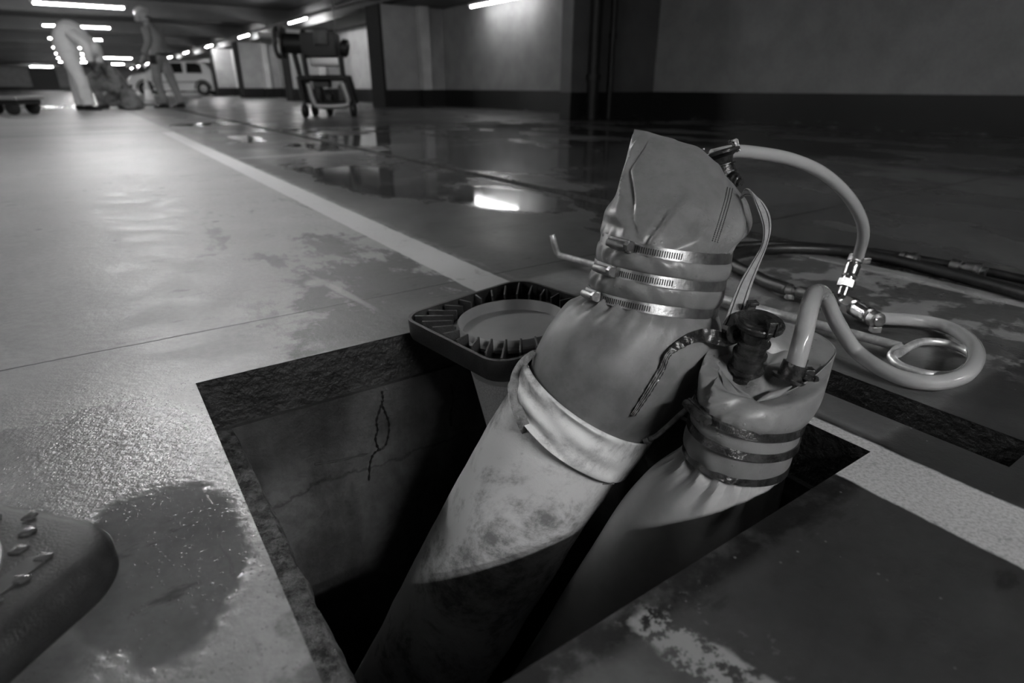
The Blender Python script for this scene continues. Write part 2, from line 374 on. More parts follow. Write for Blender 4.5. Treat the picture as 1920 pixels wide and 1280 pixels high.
# pit walls: concrete chamber below a frame
zb, zf = -1.9, -.105
def pitwall(name, u0, u1, v0, v1, z0, z1, mat): struct(ubox(MB(), u0, u1, v0, v1, z0, z1), name, mat, smooth=False)
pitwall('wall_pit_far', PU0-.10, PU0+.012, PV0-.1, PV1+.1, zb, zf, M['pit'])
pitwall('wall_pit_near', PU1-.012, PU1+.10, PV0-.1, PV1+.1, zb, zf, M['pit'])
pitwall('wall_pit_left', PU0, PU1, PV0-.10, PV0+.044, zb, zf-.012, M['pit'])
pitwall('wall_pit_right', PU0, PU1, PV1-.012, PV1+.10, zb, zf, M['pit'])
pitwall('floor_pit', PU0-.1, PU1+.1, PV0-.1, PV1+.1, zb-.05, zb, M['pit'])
mb = MB(); T = .05
ubox(mb, PU0-T, PU0, PV0-T, PV1+T, zf-.006, -.0005); ubox(mb, PU1, PU1+T, PV0-T, PV1+T, zf-.006, -.0005)
ubox(mb, PU0, PU1, PV0-T, PV0, zf-.006, -.0005); ubox(mb, PU0, PU1, PV1, PV1+T, zf-.006, -.0005)
struct(mb, 'trim_1', M['steel_frame'], smooth=False)
# crumbly mortar ledge on the left side of the pit
n_ = 150; m_ = 7; V = []; F = []
for i in range(n_+1):
    uu = PU0+.012+(PU1-PU0-.02)*i/n_
    for j in range(m_+1):
        q = j/m_
        vv = PV0+.002+q*.046+(mnoise.noise(Vector((uu*22, 3, j*.3)))*.006 if j > 3 else 0)
        zz = -.104+.004*mnoise.noise(Vector((uu*40, q*6, 1)))+.003*mnoise.noise(Vector((uu*110, q*14, 5)))-(.02 if j == m_ else 0)
        V.append(W(uu, vv, zz))
for i in range(n_):
    for j in range(m_):
        a = i*(m_+1)+j; F.append((a, a+1, a+m_+2, a+m_+1))
struct(MB().add(V, F), 'trim_2', M['mortar'])
# slot (empty cable channel in the floor)
mb = MB(); T = .02
ubox(mb, SU0-T, SU1+T, SV0-T, SV0, -.07, -.0005); ubox(mb, SU0-T, SU1+T, SV1, SV1+T, -.07, -.0005)
ubox(mb, SU0-T, SU0, SV0, SV1, -.07, -.0005); ubox(mb, SU1, SU1+T, SV0, SV1, -.07, -.0005); ubox(mb, SU0-T, SU1+T, SV0-T, SV1+T, -.09, -.07)
struct(mb, 'trim_3', M['steel_frame'], smooth=False)
# rust cracks on the far pit wall
wf = bpy.data.objects['wall_pit_far']
def on_far(x, y):
    r = ray(x, y); t_ = (PU0+.0135)/(r.x*UX+r.y*UY); return P(x, y, t_)
for pts in ([(716, 733), (718, 748), (713, 765), (706, 788), (708, 806), (704, 822), (711, 842), (722, 836), (728, 815), (729, 792), (722, 772), (716, 758)],
            [(711, 842), (700, 852), (694, 870), (692, 900)], [(845, 720), (850, 745), (845, 775), (846, 798)], [(590, 870), (640, 862), (690, 850)]):
    m2 = MB().tube(cr([on_far(*p) for p in pts], 5), [.0022+.0013*math.sin(k*2.3) for k in range((len(pts)-1)*5+1)], 5); m2.build('crack', M['darkslot'], wf)
# soffit along wall, beams, pillars
SOF = 2.28
struct(ubox(MB(), -94, 16, 6.75, WALLV, SOF, CEIL), 'trim_4', M['beam'], smooth=False)
k = 5
for ub in (-92.45, -84.75, -77.05, -69.35, -61.65, -53.95, -46.25, -38.55, -30.85, -23.15, -15.45, -7.8, -.1, 7.6, 15.3):
    if ub < -90: continue
    struct(ubox(MB(), ub-.25, ub+.12, -13.9, 6.8, 2.42, CEIL), 'trim_%d' % k, M['beam'], smooth=False); k += 1
for ub in (-37.0, -30.85, -23.15, -15.08, -7.8, 7.6):
    mb = MB(); ubox(mb, ub-.35, ub+.2, 6.45 if ub != -7.8 else 6.3, WALLV-.002, 0, SOF-.001) if ub != -7.8 else ubox(mb, -7.86, -7.6, 6.3, WALLV-.002, 0, SOF-.001)
    struct(mb, 'trim_%d' % k, M['dpillar'] if ub == -7.8 else M['pillar'], smooth=False); k += 1
    if ub < -8.5:
        struct(ubox(MB(), ub-.6, ub+.19, 6.38, 6.449, 0, SOF), 'trim_%d' % k, M['dark_face'], smooth=False); k += 1  # dark sheet over the aisle-side face of the pillar
        mb = MB(); ubox(mb, ub+.2, ub+.42, 7.35, 7.6, 0, SOF-.001); struct(mb, 'trim_%d' % k, M['farwall'], smooth=False); k += 1
for ub in (-92, -84.75, -77.05, -69.35):
    mb = MB(); ubox(mb, ub-.3, ub+.3, -7.6, -6.9, 0, CEIL); struct(mb, 'trim_%d' % k, M['pillar'], smooth=False); k += 1

# pipes
def pipe(name, pts, r, label, cat='pipe', mat='machine_dark', grp=None, collars=()):
    o = thing(name, pts[0], label, cat, grp)
    MB().tube(pts, r, 16).build('pipe_run', M[mat], o)
    for c_ in collars: MB().lathe(c_-Vector((0, 0, .04)), c_+Vector((0, 0, .04)), [(0, r*1.3), (1, r*1.3)], 16).build('collar', M[mat], o)
    return o
pipe('drain_pipe', [W(-7.45, 6.62, .01), W(-7.45, 6.62, SOF+.0)], .085, 'thick black vertical drain pipe on the dark pillar behind the bags', collars=[W(-7.45, 6.62, .62), W(-7.45, 6.62, 1.9)])
pipe('drain_pipe', [W(-7.5, 7.02, .01), W(-7.5, 7.02, SOF+.0)], .045, 'thin black vertical pipe just right of the thick drain pipe', collars=[W(-7.5, 7.02, 1.2)])
pipe('sprinkler_pipe', [W(-90, 5.95, 2.32), W(14, 5.95, 2.32)], .05, 'long dark pipe running under the ceiling beams along the wall')
# lamps ------------------------------------------------------------------------
def lamp_proto(name, label, group):
    o = thing(name, (0, 0, 0), label, 'lamp', group)
    MB().box((0, 0, .045), (1.98, .10, .05), None, 0, .008).build('lamp_housing', M['housing'], o)
    MB().tube([Vector((-.93, 0, 0)), Vector((.93, 0, 0))], .022, 8).build('fluorescent_tube', M['tube'], o)
    for s in (-1, 1): MB().box((s*.95, 0, .005), (.035, .06, .07), None, 0, .006).build('tube_socket', M['housing'], o)
    return o
angU = math.atan2(UY, UX); angV = math.atan2(VY, VX)
protoL = None
def lamp(name, u, v, z, along, label, group):
    global protoL
    o = lamp_proto(name, label, group) if protoL is None else copy_tree(protoL)
    if protoL is None: protoL = o
    o.name = name; o.location = W(u, v, z)*K; o.rotation_euler = (0, 0, angU if along == 'u' else angV)
    if 'group' in o: del o['group']
    tag(o, label, 'lamp', group); return o
nm = ['nearest', 'second nearest', 'third', 'fourth', 'fifth', 'sixth', 'seventh', 'eighth', 'ninth', 'tenth']
for i, uu in enumerate((-20.6, -28.0, -35.8, -43.5, -51.2, -58.9, -67.0, -76, -85)):
    lamp('ceiling_lamp', uu, 6.2, 2.33, 'u', 'fluorescent ceiling lamp, %s of the row running along the right wall' % nm[i], None)
for i, uu in enumerate((2.85, -4.95, -12.3, -19.9, -26.9, -33.9, -41.6, -49.3, -57, -66)):
    o = lamp('ceiling_lamp', uu, .65, 2.33, 'v', 'crosswise fluorescent ceiling lamp, %s of the row down the aisle' % nm[i], None)
o = lamp('ceiling_lamp', 3.02, .65, 2.33, 'v', 'twin added to the nearest crosswise lamp behind the viewpoint, to brighten the hoses', None)  # extra unseen tube, added for more light on the hoses
for i, uu in enumerate((-1.5, -9.2)):
    lamp('ceiling_lamp', uu, -4.1, 2.33, 'v', 'crosswise ceiling lamp over the bays left of the aisle, %s one outside the frame' % nm[i], None)
for i, uu in enumerate((-84, -70, -55)):
    lamp('ceiling_lamp', uu, (-2.0, 3.6, 3.2, -7.5)[i], 2.33, 'v', 'distant crosswise ceiling lamp %s' % ('above the dark door in the back wall', 'far off just left of the standing worker', 'far off above the kneeling worker', 'over the bays left of the aisle')[i], None)
wl_ = lamp('mounted_lamp', -11.85, WALLV-.42, 2.10, 'u', 'fluorescent lamp high on the wall with a bright glow beneath it', None)
for ch in wl_.children:
    if ch.name.startswith('fluorescent_tube'): ch.data = ch.data.copy(); ch.data.materials[0] = M['tube_dim']
# ================================================================ INFLATED HOSES
def ring(Lp, Rp, d, bow, n=72, rz=None, sq=1.0):
    cx, cy = (Lp[0]+Rp[0])/2, (Lp[1]+Rp[1])/2; ax, ay = (Rp[0]-Lp[0])/2, (Rp[1]-Lp[1])/2
    hw = math.hypot(ax, ay); px, py = -ay/hw, ax/hw
    if py < 0: px, py = -px, -py
    amp = rz if rz is not None else math.sqrt(max(hw*hw-bow*bow, 1))*d/FPX
    out = []
    for j in range(n):
        a = PI+2*PI*j/n; c, s_ = math.cos(a), -math.sin(a)      # j=0 left, first half is the front
        out.append(P(cx+ax*c+px*bow*s_, cy+ay*c+py*bow*s_, d-amp*s_))
    return out
def nring(c, hw, nrm, d, bow, n=72, k=1.0):
    l = math.hypot(*nrm); nx, ny = nrm[0]/l*hw*k, nrm[1]/l*hw*k
    return ring((c[0]-nx, c[1]-ny), (c[0]+nx, c[1]+ny), d, bow*k, n)
def stack(rs, m, disp=None):
    n = len(rs[0]); cols = [cr([r[j] for r in rs], m) for j in range(n)]
    R = [[cols[j][i] for j in range(n)] for i in range(len(cols[0]))]
    if disp:
        for i, r in enumerate(R):
            c = sum(r, Vector())/n
            for j in range(n):
                o = (r[j]-c); l = o.length
                if l > 1e-5: r[j] = r[j]+o/l*disp(i/m, j/n, r[j])
    return R
def nz(p, s, o=0): return mnoise.noise(Vector((p.x*s+o, p.y*s-o, p.z*s+2*o)))
def bell(x, c, w_): return math.exp(-((x-c)/w_)**2)

def clamp(parent, c, hw, nrm, d, bow, wpx, a_house, slot_a, mat='steel', name='hose_clamp', hlen=.040, label=None):
    """worm drive clamp: flat band, slots, screw housing. a in turns (0 left, .25 front, .5 right)"""
    n = 96; l = math.hypot(*nrm); ax = Vector((nrm[1]/l, -nrm[0]/l))    # axis on screen, upwards
    if ax.y > 0: ax = -ax
    up = (c[0]+ax.x*wpx/2, c[1]+ax.y*wpx/2); dn = (c[0]-ax.x*wpx/2, c[1]-ax.y*wpx/2)
    Ro = [nring(dn, hw, nrm, d, bow, n, 1.0), nring(dn, hw, nrm, d, bow, n, 1.022), nring(up, hw, nrm, d, bow, n, 1.022), nring(up, hw, nrm, d, bow, n, 1.0)]
    mb = MB(); mb.rings(Ro, False, True)
    o = mb.build(name, M[mat], parent, angle=30)
    if label: o['label'] = label
    lo, hi = Ro[1], Ro[2]
    def at(a, h, off=0):
        q = a*n; j = int(q); f = q-j
        A = lo[j % n].lerp(lo[(j+1) % n], f); B = hi[j % n].lerp(hi[(j+1) % n], f)
        cc = sum(lo, Vector())/n; p = A.lerp(B, h); return p+(p-cc-(B-A).normalized()*(p-cc).dot((B-A).normalized())).normalized()*off
    ms = MB(); k = slot_a[0]
    while k < slot_a[1]:
        w_ = .0026; q = [at(k, .18, .0006), at(k+w_, .18, .0006), at(k+w_+.001, .74, .0006), at(k+.001, .74, .0006)]
        q2 = [at(k, .18, .0002), at(k+w_, .18, .0002), at(k+w_+.001, .74, .0002), at(k+.001, .74, .0002)]
        ms.rings([q2, q]); k += .0058
    ms.build('band_slots', M['darkslot'], o)
    p = at(a_house, .5, .004); tdir = (at(a_house+.01, .5)-at(a_house-.01, .5)).normalized(); updir = (at(a_house, 1)-at(a_house, 0)).normalized(); out = tdir.cross(updir).normalized()
    if out.dot(p-sum(lo, Vector())/n) < 0: out = -out
    hb = MB(); wd = (at(a_house, 1)-at(a_house, 0)).length
    hb.box(p, (hlen, wd*1.12, .010), (tdir, updir, out), 0, .0025)
    hb.lathe(p+out*.006-tdir*hlen*.52-updir*.002, p+out*.006+tdir*hlen*.40-updir*.002, [(0, .0035), (.02, .0062), (.85, .0072), (1, .006)], 16)
    hb.lathe(p+out*.006+tdir*hlen*.40, p+out*.006+tdir*hlen*.60, [(0, .0075), (1, .0075)], 6)
    hb.build('screw_housing', M[mat], o, angle=35)
    return o

H1 = thing('inflated_hose', P(790, 1420, 1.42), 'tall inflated hose in stained pale canvas, folded grey bag end with three steel clamps', 'hose')
# canvas sleeve
cs = [((620, 1600), 112, (.885, .469), 1.62, 45), ((712, 1420), 113, (.885, .469), 1.44, 48), ((805, 1243), 113, (.885, .469), 1.26, 50), ((898, 1078), 121, (.885, .469), 1.165, 48), ((976, 946), 125, (.885, .469), 1.10, 46),
      ((1040, 840), 130, (.87, .50), 1.055, 46), ((1075, 785), 129, (.84, .54), 1.03, 46), ((1094, 755), 122, (.82, .57), 1.02, 44)]
def dsl(i, a, p): return .0028*nz(p, 9, 3)+.0012*nz(p, 24, 1)-.004*bell(i, 2.2, .35)*bell(a, .06, .05)
MBc = MB().rings(stack([nring(*q) for q in cs], 12, dsl)); MBc.build('canvas_sleeve', M['canvas'], H1)
# grey skin between sleeve and clamps
gs = [((1078, 785), 118, (.80, .60), 1.025, 44), ((1092, 768), 124, (.80, .60), 1.022, 44), ((1117, 735), 137, (.82, .57), 1.012, 42), ((1148, 698), 147, (.85, .53), 1.006, 38), ((1172, 668), 150, (.87, .50), 1.0, 34), ((1200, 624), 148, (.93, .38), 1.0, 28), ((1218, 592), 138, (.965, .25), .998, 20), ((1225, 568), 122, (.985, .17), .995, 15),
      ((1227, 560), 119, (.985, .17), .995, 14)]
def dg(i, a, p):
    pl = bell(i, 6.6, 1.1)*(.0042*math.sin(a*2*PI*26+1.5*math.sin(a*19))*(.12+bell(a, .12, .08)*1.8))
    lump = .006*bell(i, 5.4, .8)*max(0, math.sin((a-.30)*2*PI*3))*(1 if .25 < a < .5 else 0)
    return pl*(1 if i > 3 else .3)+.0022*nz(p, 7, 5)+lump
MBg = MB().rings(stack([nring(*q, 144) for q in gs], 10, dg)); MBg.build('hose_body', M['hose_grey'], H1)
bv_g = BVHTree.FromPolygons([v for v in MBg.V], [f for f in MBg.F])
bv_c = BVHTree.FromPolygons([v for v in MBc.V], [f for f in MBc.F])
def onsurf(bv, x, y, off=.003, dflt=1.0):
    o_ = Vector((0, 0, EYE)); r = ray(x, y).normalized(); h = bv.ray_cast(o_, r)
    return h[0]-r*off if h[0] is not None else P(x, y, dflt)
# turned-back cuff of the sleeve: top edge ring to lower edge ring
top = ring((990, 664), (1224, 824), 1.02, 45, 120); bot = ring((957, 712), (1172, 897), 1.035, 52, 120)
def scal(r, k): c = sum(r, Vector())/len(r); return [c+(p-c)*k for p in r]
def lerpr(a, b, t): return [p.lerp(q, t) for p, q in zip(a, b)]
def dcf(i, a, p):
    if i < 1.5: return 0
    f = math.sin(i*2.3+a*9)*.0022+math.sin(i*3.1-a*21)*.0014
    return f*bell(a, .2, .16)*1.3+.0012*nz(p, 30)
cu = [scal(lerpr(top, bot, .10), .965), scal(top, .985), scal(lerpr(top, bot, .02), 1.012), scal(lerpr(top, bot, .12), 1.02), scal(lerpr(top, bot, .3), 1.02), scal(lerpr(top, bot, .5), 1.018), scal(lerpr(top, bot, .7), 1.014), scal(lerpr(top, bot, .88), 1.01), scal(bot, 1.004), scal(lerpr(top, bot, .97), .985)]
cm = MB().rings(stack(cu, 5, dcf), False); cf = cm.build('sleeve_cuff', M['canvas'], H1)
bv_cf = BVHTree.FromPolygons(cm.V, cm.F)
# frayed hem strip running down the cuff's left and lower edge
hp = [(1003, 660), (984, 676), (970, 700), (966, 728), (968, 758), (980, 792), (998, 826), (1024, 856), (1052, 877), (1085, 892), (1120, 903), (1150, 905)]
hw_ = [6, 9, 11, 12, 11, 11, 10, 9, 7, 6, 5, 3]
pts = cr([onsurf(bv_cf, x, y, .004, 1.0) if i not in (0, 1) else P(x, y, .98 if i < 2 else .96) for i, (x, y) in enumerate(hp)], 6); ws = crl(hw_, 6)
wv = []
for i, p in enumerate(pts):
    t_ = (pts[min(i+1, len(pts)-1)]-pts[max(i-1, 0)]).normalized(); vd = (p-Vector((0, 0, EYE))).normalized(); wv.append(t_.cross(vd).normalized()*ws[i]*.9/FPX)
hm = MB().ribbon(pts, wv, .006).build('frayed_hem', M['hem'], cf); hm['label'] = 'dark frayed hem strip'
# neck with two puffs under the clamps
nn_ = (.985, .16)
ns = [((1227, 560), 119, nn_, .995, 14), ((1228, 553), 125, nn_, .994, 14), ((1230, 540), 129, nn_, .992, 14), ((1234, 526), 128, nn_, .99, 14), ((1237, 517), 121, nn_, .989, 14), ((1240, 508), 121, nn_, .988, 14),
      ((1242, 500), 127, nn_, .987, 14), ((1245, 486), 129, nn_, .985, 14), ((1247, 474), 127, nn_, .984, 14), ((1249, 466), 121, nn_, .983, 14), ((1251, 457), 121, nn_, .981, 14)]
def dn(i, a, p):
    puff = max(0, math.sin(PI*((i-.2) % 5)/5)) if i < 5 else max(0, math.sin(PI*((i-5.2) % 5)/4.6))
    return puff*(.0022*math.sin(a*2*PI*24+2*math.sin(a*13+i))*bell(a, .10, .075)+.0016*math.sin(a*2*PI*15+i*1.5+2*math.sin(a*20))*bell(a, .2, .14))+.0015*nz(p, 12)
MB().rings(stack([nring(*q, 192) for q in ns], 8, dn)).build('hose_neck', M['bag'], H1)
clamp(H1, (1225, 564), 122, nn_, .995, 15, 19, .077, (.115, .243))
clamp(H1, (1238, 512), 123, nn_, .988, 15, 20, .107, (.147, .284))
clamp(H1, (1250, 461), 122.5, nn_, .982, 15, 21, .135, (.172, .293))

# folded bag end above the top clamp (loft narrowing to a slanting flat seam)
secs = [((1130, 444), (1371, 477), .982, 15, .104), ((1127, 432), (1382, 458), .982, 16, .104), ((1131, 412), (1403, 438), .985, 16, .100), ((1137, 391), (1411, 417), .988, 14, .090), ((1154, 366), (1407, 394), .992, 12, .074),
        ((1164, 332), (1400, 376), .998, 8, .056), ((1174, 298), (1392, 366), 1.004, 6, .040), ((1183, 266), (1384, 358), 1.010, 3, .024), ((1190, 242), (1376, 352), 1.014, 0, .007)]
NB = 144
def esec(k, q):
    L_, R_, d, bow, rz = q; r = ring(L_, R_, d, bow, NB, rz); return r
rs = [esec(k_, q) for k_, q in enumerate(secs)]
# bulge of the seam line above the chord, blended in over the last sections
edge = [(0, 0), (.14, 9), (.38, 21), (.58, 30), (.78, 23), (.92, 9), (1, 0)]
def eb(s):
    for (a, x), (b, y) in zip(edge, edge[1:]):
        if s <= b: t_ = (s-a)/(b-a); return x+(y-x)*(3*t_*t_-2*t_**3)
    return 0
for k_, r in enumerate(rs):
    f = (0, 0, 0, .05, .2, .42, .65, .85, 1)[k_]
    for j in range(NB):
        s_ = (1-math.cos(2*PI*j/NB))/2; r[j] = r[j]+Vector((.30, 0, .95))*eb(s_)*f*1.0/FPX
def dh(i, a, p):
    v_ = 0
    front = 1 if a < .5 else .6
    def crp(path, w_, A):
        if i < path[0][0]-.5 or i > path[-1][0]+.5: return 0
        q = path
        for (i0, a0), (i1, a1) in zip(q, q[1:]):
            if i <= i1 or (i1, a1) == q[-1]:
                t_ = min(1, max(0, (i-i0)/(i1-i0))); c_ = a0+(a1-a0)*t_; break
        e_ = min(1, (i-path[0][0]+.5))*min(1, (path[-1][0]+.5-i)); d_ = abs(a-c_)/w_
        return 1.6*A*math.exp(-d_**1.4)*e_
    v_ += crp([(.8, .178), (3.5, .125), (5.5, .06), (7.3, .113)], .011, -.0075)+crp([(.8, .150), (3.5, .100), (5.5, .038), (7.3, .085)], .014, .0055)
    v_ += crp([(1.2, .205), (3.0, .228), (4.6, .255)], .015, .0085)+crp([(.8, .192), (2.0, .198), (3.4, .212)], .008, -.011)
    v_ += crp([(1.2, .262), (3.6, .285)], .018, -.006)+crp([(1.2, .300), (3.4, .305)], .022, .0065)+crp([(2, .335), (7, .40)], .018, -.0045)+crp([(2.4, .37), (7, .44)], .02, .003)
    v_ += .009*bell(i, 3.1, .8)*bell(a, .085, .05)-.006*bell(i, 1.9, .5)*bell(a, .10, .06)+crp([(1, .45), (4.5, .455)], .012, -.006)+crp([(1, .42), (4, .40)], .014, .004)
    v_ += .0045*math.sin(a*2*PI*24+2*math.sin(a*15))*bell(i, .6, .8)*(.25+bell(a, .13, .09))
    v_ += .004*nz(p, 8, 2)+.0016*nz(p, 22, 7)
    v_ *= .75+.5*nz(p, 16, 3)
    return v_*front*(1 if i < 7.6 else .25)
hm_ = MB().rings(stack(rs, 10, dh)); hd = hm_.build('bag_end', M['bag'], H1, angle=60)
bv_h = BVHTree.FromPolygons(hm_.V, hm_.F)
# stitched seams
def stitches(bv, a, b, rows, parent, n=34, dflt=1.0):
    mb = MB()
    path = cr([Vector((x, y, 0)) for x, y in a], 12)
    for dx in rows:
        for i in range(0, len(path)-1):
            q0, q1 = path[i], path[i].lerp(path[i+1], .55); t_ = (path[i+1]-path[i]).normalized(); nx = Vector((-t_.y, t_.x, 0))*dx
            A = onsurf(bv, q0.x+nx.x, q0.y+nx.y, .0008, dflt); B = onsurf(bv, q1.x+nx.x, q1.y+nx.y, .0008, dflt)
            if (A-B).length < .02: mb.tube([A, B], .0006, 5)
    return mb.build('seam_stitching', M['darkslot'], parent)
stitches(bv_h, [(1369, 352), (1364, 375), (1354, 410), (1340, 455)], None, (-5, 0, 5), hd)
# pale webbing handle
wp = [(1391, 366, .965), (1399, 360, .955), (1412, 364, .945), (1424, 382, .935), (1434, 405, .935), (1438, 432, .94), (1432, 462, .94), (1416, 495, .94), (1399, 530, .935), (1386, 565, .925), (1376, 596, .915), (1369, 612, .91)]
ww = [(-3, 9), (1, 8), (6, 7), (9, 2), (9.5, 0), (7, 0), (5, 2), (7, 5), (11, 5), (13, 5), (14, 6), (14, 6)]
pc = cr([P(*q) for q in wp], 8); wx = crl([a for a, b in ww], 8); wy = crl([b for a, b in ww], 8)
wv = [Vector((a, SP*(-b)*.3, -b*CP*.9)) / FPX*.93 for a, b in zip(wx, wy)]
st_ = MB().ribbon(pc, wv, .0028).build('webbing_handle', M['web'], H1, angle=60)
for s in (-.62, .62):
    MB().ribbon([p+w_*s-ray(1400, 480).normalized()*.0018 for p, w_ in zip(pc, wv)], [w_*.07 for w_ in wv], .0012).build('dark_edge_stripe', M['darkslot'], st_)

# storz / camlock couplings
def coupling(parent, b, t, rb, name='lug_coupling', label=None, neck=1.0, mat='blackmetal'):
    b, t = Vector(b), Vector(t); L = (t-b).length; n = (t-b).normalized()
    prof = [(0, rb*1.0), (.04, rb*1.0), (.05, rb*.82), (.10, rb*.80), (.11, rb*.90), (.15, rb*.90), (.16, rb*.78), (.36, rb*.76), (.37, rb*.86), (.41, rb*.86), (.42, rb*.74), (.58, rb*.72), (.59, rb*.84), (.62, rb*.84), (.63, rb*.66), (.80, rb*.78), (.87, rb*1.05), (.89, rb*1.20), (.95, rb*1.22), (.97, rb*1.16), (.97, rb*1.02), (1, rb*.98), (1, rb*.62), (.93, rb*.56), (.7, rb*.5)]
    o = MB().lathe(b, t, prof, 32).build(name, M[mat], parent, angle=35)
    if label: o['label'] = label
    return o, n, L
def lug(parent, c, n, out, rb, mat='blackmetal'):
    """hooked claw standing on the coupling face at direction out"""
    side = n.cross(out).normalized(); mb = MB()
    mb.box(c+out*rb*1.05+n*.001, (rb*.46, rb*.22, .022), (side, out, n), 0, .002)
    mb.box(c+out*rb*.95+n*.0105, (rb*.46, rb*.40, .005), (side, out, n), 0, .0015)
    for s in (-1, 1): mb.box(c+out*rb*1.16+side*s*rb*.19, (rb*.08, rb*.12, .022), (side, out, n), 0, .0012)
    return mb.build('coupling_lug', M[mat], parent, angle=35)
b1, t1 = P(1362, 352, 1.085), P(1346, 284, 1.075)
cp, n1, L1 = coupling(H1, b1, t1, .031, label='tarry metal coupling with two claw lugs')
vd = ray(1346, 284).normalized(); left = Vector((-1, 0, 0)); out1 = (left-n1*left.dot(n1)).normalized()
lug(cp, t1, n1, out1, .031); lug(cp, t1, n1, -out1, .031)
MB().lathe(P(1366, 335, 1.07), P(1390, 342, 1.05), [(0, .013), (.5, .014), (.55, .010), (.75, .010), (.8, .007), (1, .007)], 16).build('vent_knob', M['blackmetal'], H1)

# ---- second hose ------------------------------------------------------------
H2 = thing('inflated_hose', P(950, 1500, 1.4), 'shorter smooth grey inflated hose right of the canvas one, bag end with dark clamps', 'hose')
s2 = [((905, 1560), 112, (.86, .51), 1.42, 40), ((1008, 1404), 114, (.86, .51), 1.26, 44), ((1107, 1254), 119, (.86, .51), 1.15, 46), ((1206, 1109), 127, (.85, .53), 1.07, 46), ((1270, 1020), 133, (.85, .53), 1.02, 46), ((1318, 956), 130, (.88, .48), .98, 46),
      ((1346, 915), 120, (.92, .40), .95, 48), ((1366, 882), 106, (.96, .28), .925, 48), ((1377, 862), 98, (.966, .25), .915, 48), ((1380, 854), 96, (.966, .25), .912, 48)]
def d2(i, a, p):
    k_ = bell(i, 7.6, 1.25); fold = math.sin(a*2*PI*17+1.3*math.sin(a*23)+i*.5)
    f = k_*(.0045*fold*abs(fold))*(.5+bell(a, .12, .14))+.006*bell(i, 6.2, .7)*bell(a, .25, .035)-.006*bell(i, 6.3, .7)*bell(a, .205, .025)-.005*bell(i, 5.6, .6)*bell(a, .30, .03)
    return f+.0016*nz(p, 6, 9)
m2 = MB().rings(stack([nring(*q, 168) for q in s2], 12, d2)); m2.build('hose_body', M['hose_smooth'], H2)
ck = [((1284, 830), (1476, 880), .912, 46), ((1282, 818), (1483, 868), .91, 46), ((1285, 802), (1488, 852), .905, 47), ((1291, 788), (1492, 840), .90, 46), ((1294, 779), (1496, 832), .898, 46), ((1295, 768), (1500, 822), .895, 46), ((1300, 756), (1503, 811), .892, 45), ((1305, 745), (1506, 800), .888, 44)]
def dk_(i, a, p): return .0007*nz(p, 14)+.0008*math.sin(a*2*PI*12+i)*bell(a, .15, .12)
MB().rings(stack([ring(*q, 144) for q in ck], 6, dk_)).build('hose_neck', M['bag2'], H2)
def band_r(parent, Lp, Rp, d, bow, wpx, mat, name='hose_clamp', k=1.02):
    dx, dy = Rp[0]-Lp[0], Rp[1]-Lp[1]; l = math.hypot(dx, dy); c = ((Lp[0]+Rp[0])/2, (Lp[1]+Rp[1])/2)
    return clamp(parent, c, l/2*1.02, (dx/l, dy/l), d, bow, wpx, .10, (.145, .27), mat, name, .052)
band_r(H2, (1305, 743), (1507, 798), .888, 44, 17, 'blackmetal')
for Lp, Rp, d, bow, wpx in (((1293, 781), (1497, 833), .898, 46, 16), ((1285, 826), (1478, 876), .912, 46, 19)):
    dx, dy = Rp[0]-Lp[0], Rp[1]-Lp[1]; l = math.hypot(dx, dy); c = ((Lp[0]+Rp[0])/2, (Lp[1]+Rp[1])/2); nr_ = (dx/l, dy/l); ax_ = (nr_[1]*wpx/2, -nr_[0]*wpx/2)
    RR = [nring((c[0]-ax_[0]*s, c[1]-ax_[1]*s), l/2, nr_, d, bow, 96, kk) for s, kk in ((1, .99), (1, 1.032), (-1, 1.032), (-1, .99))]
    MB().rings(RR, False, True).build('strap_band', M['blackmetal'], H2, angle=30)
# head: from the top clamp to the crumpled rim, then a sunken top panel
hc = [ring((1306, 742), (1506, 797), .888, 44, 96), ring((1308, 726), (1524, 780), .888, 46, 96), ring((1311, 702), (1541, 752), .892, 50, 96), ring((1318, 676), (1553, 715), .90, 60, 96)]
rimc = [(1339, 648, .97), (1341, 676, .925), (1352, 716, .885), (1385, 748, .862), (1417, 756, .858), (1452, 744, .865), (1492, 728, .88), (1532, 702, .91), (1568, 660, .965), (1545, 633, 1.0), (1500, 612, 1.03), (1450, 602, 1.04), (1400, 606, 1.03), (1362, 622, 1.0)]
cl_ = []
rp = [P(*q) for q in rimc]; nr = len(rp)
for i in range(nr):
    a, b, c, d = rp[i-1], rp[i], rp[(i+1) % nr], rp[(i+2) % nr]
    for k_ in range(12):
        t_ = k_/12; cl_.append(.5*((2*b)+(c-a)*t_+(2*a-5*b+4*c-d)*t_*t_+(3*b-a-3*c+d)*t_**3))
